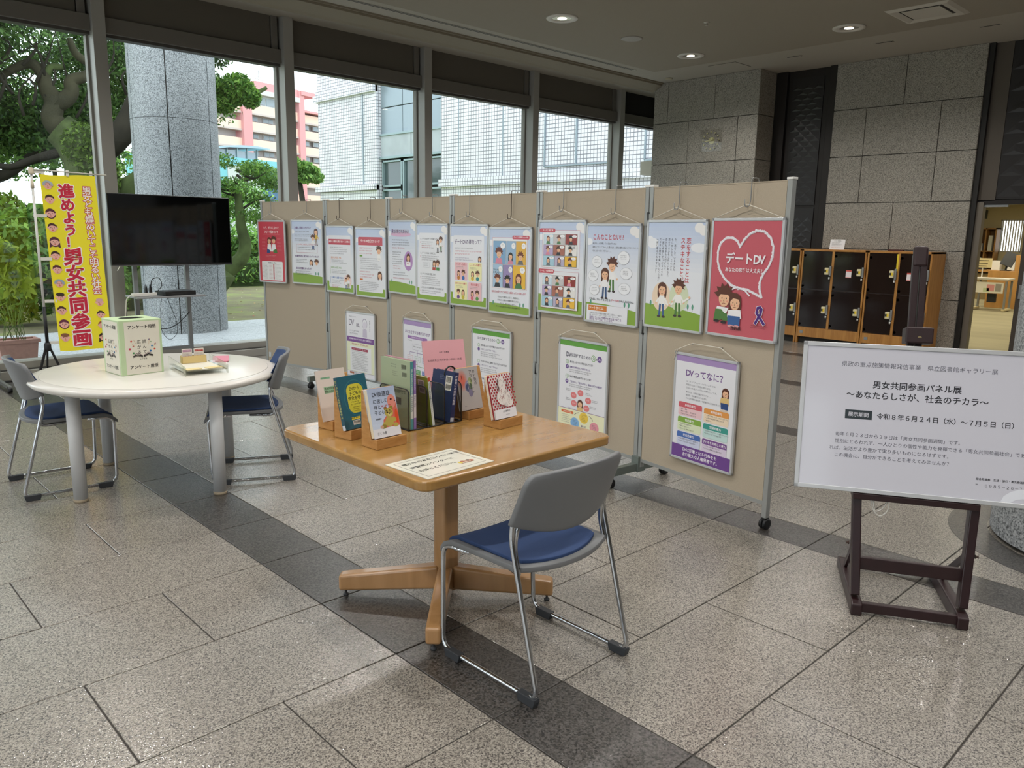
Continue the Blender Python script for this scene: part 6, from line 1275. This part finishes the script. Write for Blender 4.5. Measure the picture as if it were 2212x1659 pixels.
T1 = '1f1d20'; c.text(.018, .014, 'DV後遺症', .0205, T1, 0); c.text(.018, .042, 'に苦しむ', .018, T1); c.text(.018, .064, '母と', .018, T1); c.text(.018, .086, '子どもたち', .0168, T1); c.text(.054, .068, '逃避・復縁・暴力', .0058, 'c23a3a', 1); c.text(.062, .076, 'の連鎖', .0055, 'c23a3a', 1); c.text(.02, .115, '林美保子', .0068, T1, 1); c.text(.016, .167, 'さくら舎', .0115, T1)
S1 = ((1.612, 2.412), R(3)); stand(*S1, 'wooden book stand holding the teddy bear book, nearest the front')
onstand(*S1, .128, .19, .024, c, 'book', 'paperback with a teddy bear on its pale blue cover, on the front book stand', 'book', 'c9cdd8', 'r')
# book 2: teal
c = Ink(.148, .21, .25, .8); c.rect(0, 0, .148, .21, '1f5a6c'); c.ell(.078, .09, .06, .072, '2c6f78', 28); c.ell(.078, .09, .057, .069, '1f5a6c', 28); c.rrect(.035, .035, .088, .115, .03, 'c9c23a', 8)
for k, s in enumerate(('DVから', '子どもの', '安全を守る')): c.text(.079, .045+.019*k, s, .0165, '22301a', 1, al='c')
c.greek(.05, .104, .055, 2, .0055, '22301a'); c.greek(.055, .125, .05, 3, .0045, '22301a'); c.rect(.038, .165, .045, .01, 'd8c83a'); c.text(.06, .1655, '児童館（貸出可）', .006, '2a2a1a', 1, al='c'); c.rect(.042, .178, .038, .018, 'd9d6cd')
for k in range(16): c.rect(.045+.002*k, .18, random.choice((.0006, .0012)), .009, '1a1a1a')
c.text(.061, .19, '６００７７７９３', .0038, '2a2a2a', 0, al='c')
S2 = ((1.615, 2.595), R(10)); stand(*S2, 'wooden book stand holding the teal library book, second from the front', w=.15)
b = onstand(*S2, .148, .212, .02, c, 'book', 'teal library book in plastic film with a yellow shape on its cover', 'book', '1d5061', 'l', x0=-.006)
m = MB(); m.box(-.0005, .0, .002, -.0001, .02, .018, mat('c9d3dd', .4)); m.build('spine_label', b)
c = Ink(.018, .2, .3, .5); c.text(.003, .012, 'DVから子どもの安全を守る', .0115, 'c9c86a', 1, vert=True); print_on(c, b, MX((-.0006, .212, .001), (0, 0, 1), (0, 1, 0), (-1, 0, 0)), 'spine_print')
# booklet 3: white with green title
c = Ink(.148, .21, .5); c.rect(0, 0, .148, .21, 'd6cbc3'); c.rect(.022, .03, .047, .008, '7fae8c'); c.greek(.026, .031, .038, 1, .005, '3a6a4a'); c.rect(.03, .07, .1, .028, '8fb391'); c.text(.032, .073, '男女共同参画白書', .0105, '22301a', 1); c.text(.032, .086, '男女共同参画計画', .0105, '22301a', 1)
S3 = ((1.640, 2.775), R(7)); stand(*S3, 'wooden book stand holding the cream booklet, at the left table corner', w=.15)
onstand(*S3, .148, .212, .005, c, 'booklet', 'thin cream booklet with small green title labels, leftmost on the table', 'booklet', 'd6cbc3', 'l', page='d6cbc3', x0=-.018)
# book 4: grey with blurred colours
c = Ink(.13, .19, .35, .3); c.rect(0, 0, .13, .19, 'aca8a6')
for k in range(8): c.ell(.03, .055, .034-.003*k, .055-.005*k, '%02x%02x%02x' % (172+int(4*k), 168-9*k, 166-11*k), 22)
for x, y, a, b_, q in ((.062, .085, .022, .028, '8a86a0'), (.06, .09, .017, .02, '5f6280'), (.075, .065, .012, .02, '8f9a6a'), (.07, .115, .012, .018, '7a7590'), (.058, .088, .012, .014, '3f4a68'), (.074, .086, .009, .014, '4f5f4a')): c.ell(x, y, a, b_, q, 18)
c.text(.098, .012, 'DV後の', .0175, '3a3a3e', 0, vert=True); c.text(.074, .012, 'アフターケア', .0188, '3a3a3e', 0, vert=True); c.text(.058, .066, '傷ついた心身を', .0048, 'e6e6e6', 0, vert=True); c.text(.066, .06, '回復させるために', .0048, 'e6e6e6', 0, vert=True); c.text(.025, .03, '林美保子', .006, '5a2a2a', 1, vert=True); c.text(.022, .17, '青弓社', .004, INKC)
S4 = ((2.198, 2.566), R(3)); stand(*S4, 'wooden book stand holding the grey book with blurred colours', w=.145)
onstand(*S4, .13, .188, .018, c, 'book', 'grey hardback with blurred pink and blue spots and vertical title', 'book', 'a3a09d', 'r', page='b9b5a8', x0=-.022)
# book 6: red dots
c = Ink(.13, .188, .35, .4); c.rect(0, 0, .13, .188, 'e3dfdd'); rd = random.Random(4)
for j in range(13):
    for i in range(9): c.ell(.004+.016*i+(.008 if j % 2 else 0), .006+.0115*j, .0048, .005, 'a8202c', 10)
c.ell(.07, .045, .024, .034, 'e8e2dd', 20); c.ell(.072, .1, .042, .034, 'e8e2dd', 24); c.ell(.095, .128, .028, .016, 'e8e2dd', 20)
for _ in range(70): x, y = rd.uniform(.04, .11), rd.uniform(.015, .14); c.line([(x, y), (x+rd.uniform(-.006, .006), y+rd.uniform(.002, .008)), (x+rd.uniform(-.008, .008), y+rd.uniform(.006, .012))], .0009, rd.choice(['7a1820', '3a2a28', '9a2a30']))
c.line([(.045, .02), (.04, .04), (.047, .062)], .003, '2a1c1c'); c.text(.106, .01, '聞いてほしい、', .009, '7a1820', 0, vert=True); c.text(.095, .014, 'いまの気持ち', .009, '7a1820', 0, vert=True); c.text(.018, .05, 'だれかに伝える', .0065, '5a2a2a', 0, vert=True)
c.rect(0, .148, .13, .04, 'e4e4e8'); c.text(.07, .155, '大沢真知子', .009, '2a2a2a', 1, al='c'); c.text(.075, .172, '西日本出版', .0045, INKC, 0, al='c')
S6 = ((2.186, 2.352), R(4)); stand(*S6, 'wooden book stand holding the red-dotted book, right of the others', w=.143)
b = onstand(*S6, .13, .188, .022, c, 'book', 'white book covered in red dots with a sketched figure, on the right stand', 'book', 'e0dcda', 'r', x0=-.012)
m = MB(); m.box(-.0006, .001, .0205, -.0001, .187, .0215, mat('8f1c28', .5)); m.box(-.0006, .001, .014, .0, .187, .022, mat('8f1c28', .5)); m.build('red_board_edge', b)
# pink A4 booklet at the back
c = Ink(.21, .297, .5); c.rect(0, 0, .21, .297, 'dea3aa'); c.text(.105, .052, '令和７年度版', .0085, '3a2a2c', 1, al='c'); c.text(.105, .086, '宮崎県男女共同参画の現状と施策', .0116, '2a1f22', 0, al='c'); c.text(.105, .132, '男女とも煌めいてこそ明るい社会', .0085, '2a1f22', 1, al='c')
S5 = ((2.155, 2.735), R(-14)); stand(*S5, 'wooden book stand holding the tall pink booklet, at the back', w=.16)
onstand(*S5, .21, .297, .004, c, 'booklet', 'tall pink report booklet standing behind the bookends', 'booklet', 'dea3aa', 'l', page='dea3aa', x0=-.03)

# smoked bookend rack with four dividers
SMA = glassm('smoked_acrylic', (.80, .80, .80)); BKW = mat('101113', .3, name='black_wire')
t = thing('bookend_rack', 'smoked acrylic bookend rack with black wire edges holding the green and navy books', 'bookend', (1.876, 2.571, TZ))
for k in range(4):
    x = .0935*k; m = MB(); r = .02; p = [(.0, .002), (.205, .002)]+[(.205-r+r*math.cos(R(a)), .174-r+r*math.sin(R(a))) for a in (0, 30, 60, 90)]+[(r+r*math.cos(R(a)), .174-r+r*math.sin(R(a))) for a in (90, 120, 150, 180)]
    m.prism(p, x-.0012, x+.0012, SMA); m.build('divider', t)
    m = MB(); q = [(x, y, z) for y, z in p]; m.tube([q[0]]+q[1:]+[q[0]], .0026, BKW, 6); m.tube([(x, 0, .003), (x, .12, .003)], .0028, BKW, 6); m.build('wire_edge', t)
    if k < 3: m = MB(); m.tube(fillet([(x, 0, .004), (x+.047, -.004, .003), (x+.0935, 0, .004)], .01, 3), .0028, BKW, 6); m.box(x+.003, 0, .001, x+.09, .2, .003, SMA); m.build('base', t)
def shelved(name, label, xb, xt, y0, dep, h, th, cov, spine, pg='d9d6c6', cat='book', art=None, sart=None):
    """book standing spine towards the viewer; xb/xt = x of its left face at bottom and top"""
    up = Vector((xt-xb, 0, h)).normalized(); Yv = Vector((0, 1, 0)); X = Yv.cross(up)   # X to the right
    o = Vector((xb, y0, TZ+.004))
    t = thing(name, label, cat, M=MX(o, X, Yv, up))
    m = MB(); C1 = mat(cov, .35, coat=.3); m.box(0, .001, 0, .001, dep, h, C1); m.box(th-.001, .001, 0, th, dep, h, C1); m.build('cover', t)
    m = MB(); m.box(0, 0, 0, th, .0015, h, mat(spine, .4, coat=.2)); m.build('spine', t)
    m = MB(); m.box(.0012, .0016, .003, th-.0012, dep-.003, h-.003, mat(pg, .9)); m.build('pages', t)
    if art: print_on(art, t, MX((-.0003, dep, h), (0, -1, 0), (0, 0, 1), (-1, 0, 0)), 'cover_print')
    if sart: print_on(sart, t, MX((0, -.0003, h), (1, 0, 0), (0, 0, 1), (0, -1, 0)), 'spine_print')
    return t
def barcode(c, x, y, w, h, box='e0ded6'):
    c.rect(x-.004, y-.004, w+.008, h+.008, box); k = x
    while k < x+w: q = random.uniform(.0006, .002); c.rect(k, y, q, h*.8, '1a1a1a'); k += q+random.uniform(.0006, .0014)
    c.rect(x, y+h*.86, w*.9, h*.08, '5a5a5a')
c = Ink(.208, .285, .35, .3); c.rect(0, 0, .208, .285, 'a3b394'); c.greek(.075, .022, .05, 2, .005, INKC, 2); c.greek(.085, .052, .04, 3, .004, INKC, 2); barcode(c, .148, .018, .034, .022, 'a8b89a'); barcode(c, .152, .05, .03, .02, 'a8b89a'); c.text(.09, .115, '［まんがで］', .008, '3a5a3a', 0); c.text(.085, .127, '女性活躍社会', .0155, '3f6a44', 1); c.rect(.11, .16, .035, .03, '3a4038')
s_ = Ink(.014, .285, .35, .2); s_.rect(0, 0, .014, .285, '4f959c'); s_.text(.0025, .03, '活躍する女性たち共同参画', .009, 'dfe9e6', 1, vert=True); s_.rect(0, .14, .014, .1, 'd6dbd9'); s_.text(.003, .145, '男女共同参画会議', .008, '3a6a7a', 1, vert=True)
shelved('book', 'tall pale green library book with a teal spine in the bookend rack', 1.888, 1.888, 2.575, .21, .285, .014, 'a3b394', '4f959c', art=c, sart=s_)
s_ = Ink(.012, .285, .35, .2); s_.rect(0, 0, .012, .285, '8b74b4'); s_.text(.002, .03, '女性活躍推進法のすべて', .0085, 'e6dff0', 1, vert=True); s_.rect(0, .14, .012, .1, 'd6d3db'); s_.text(.002, .145, '資料編と統計', .008, '4a3a7a', 1, vert=True)
shelved('book', 'tall book with a purple spine beside the pale green one', 1.904, 1.904, 2.575, .21, .288, .012, 'b98a96', '8b74b4', pg='e0d6d2', sart=s_)
c = Ink(.15, .21, .35, .3); c.rect(0, 0, .15, .21, '8a9a34'); barcode(c, .085, .02, .035, .022); barcode(c, .09, .052, .03, .018); c.greek(.05, .12, .06, 2, .005, '4a5220')
s_ = Ink(.012, .21, .35, .2); s_.rect(0, 0, .012, .21, 'cfd8d6'); s_.rect(0, 0, .012, .018, 'c2503c'); s_.text(.0015, .025, 'ビジネス実務の法律とハラスメント', .0078, '2a4a5a', 1, vert=True)
shelved('book', 'olive green library book leaning in the second bay of the bookend rack', 2.0, 1.972, 2.572, .15, .212, .012, '8a9a34', 'cfd8d6', art=c, sart=s_)
c = Ink(.15, .215, .35, .4); c.rect(0, 0, .15, .215, '1a2c58'); barcode(c, .098, .022, .034, .026); barcode(c, .098, .056, .034, .022); c.greek(.055, .02, .035, 2, .004, '8a94b0'); c.greek(.055, .035, .03, 1, .004, '8a94b0')
s_ = Ink(.022, .215, .3, .4); s_.rect(0, 0, .022, .215, '1c3060'); s_.text(.004, .012, '離婚関係の実務と相談', .0125, 'cfd4e0', 1, vert=True); s_.rect(.002, .196, .018, .017, 'c3ccd8')
shelved('book', 'navy blue library book leaning in the last bay of the bookend rack', 2.092, 2.122, 2.572, .15, .217, .022, '1a2c58', '1c3060', pg='cfccc0', art=c, sart=s_)
tag(MB().tube([(2.15+.03*math.cos(R(a)), 2.64, .945+.03*math.sin(R(a))) for a in range(0, 200, 15)], .004, BKW, 6).build('black_ring'), 'black curved wire arc rising between the navy book and the pink booklet', 'wire')
# paper sign on the table
t = thing('paper_sign', 'laminated paper sign with black lettering lying at the front of the wooden table', 'sign', (1.538, 2.004, TZ+.0005), R(3.2))
m = MB(); m.box(0, 0, 0, .315, .232, .0012, mat('dcdacb', .25, coat=.6)); m.build('sheet', t)
c = Ink(.315, .232, .3, .7); c.rect(.002, .002, .311, .228, 'dcdacb'); c.frame(.022, .022, .271, .188, .0022, '2a2826')
for k, s in enumerate(('展示中の本を借りたい時は、', '閲覧室カウンターに', 'お持ちください。')): c.text(.034, .042+.046*k, s, .0225, '201d1b', 1)
for x, y, q in ((.21, .165, 'd8c23a'), (.225, .16, 'a8683a'), (.24, .165, 'c4a08a'), (.252, .16, '5a3a2a'), (.262, .168, 'b85a3a')): c.ell(x, y, .009, .010, q, 12)
c.rect(.205, .175, .06, .005, '8a5a3a'); c.rect(.215, .17, .02, .006, 'e0dccf')
print_on(c, t, Matrix.Translation((0, .232, .0016)))
# ---------------------------------------------------------------- mesh all prints
make_glyphs()
for cv, nm, par, M, lb in JOBS:
    o = cv.mesh(nm, par, M)
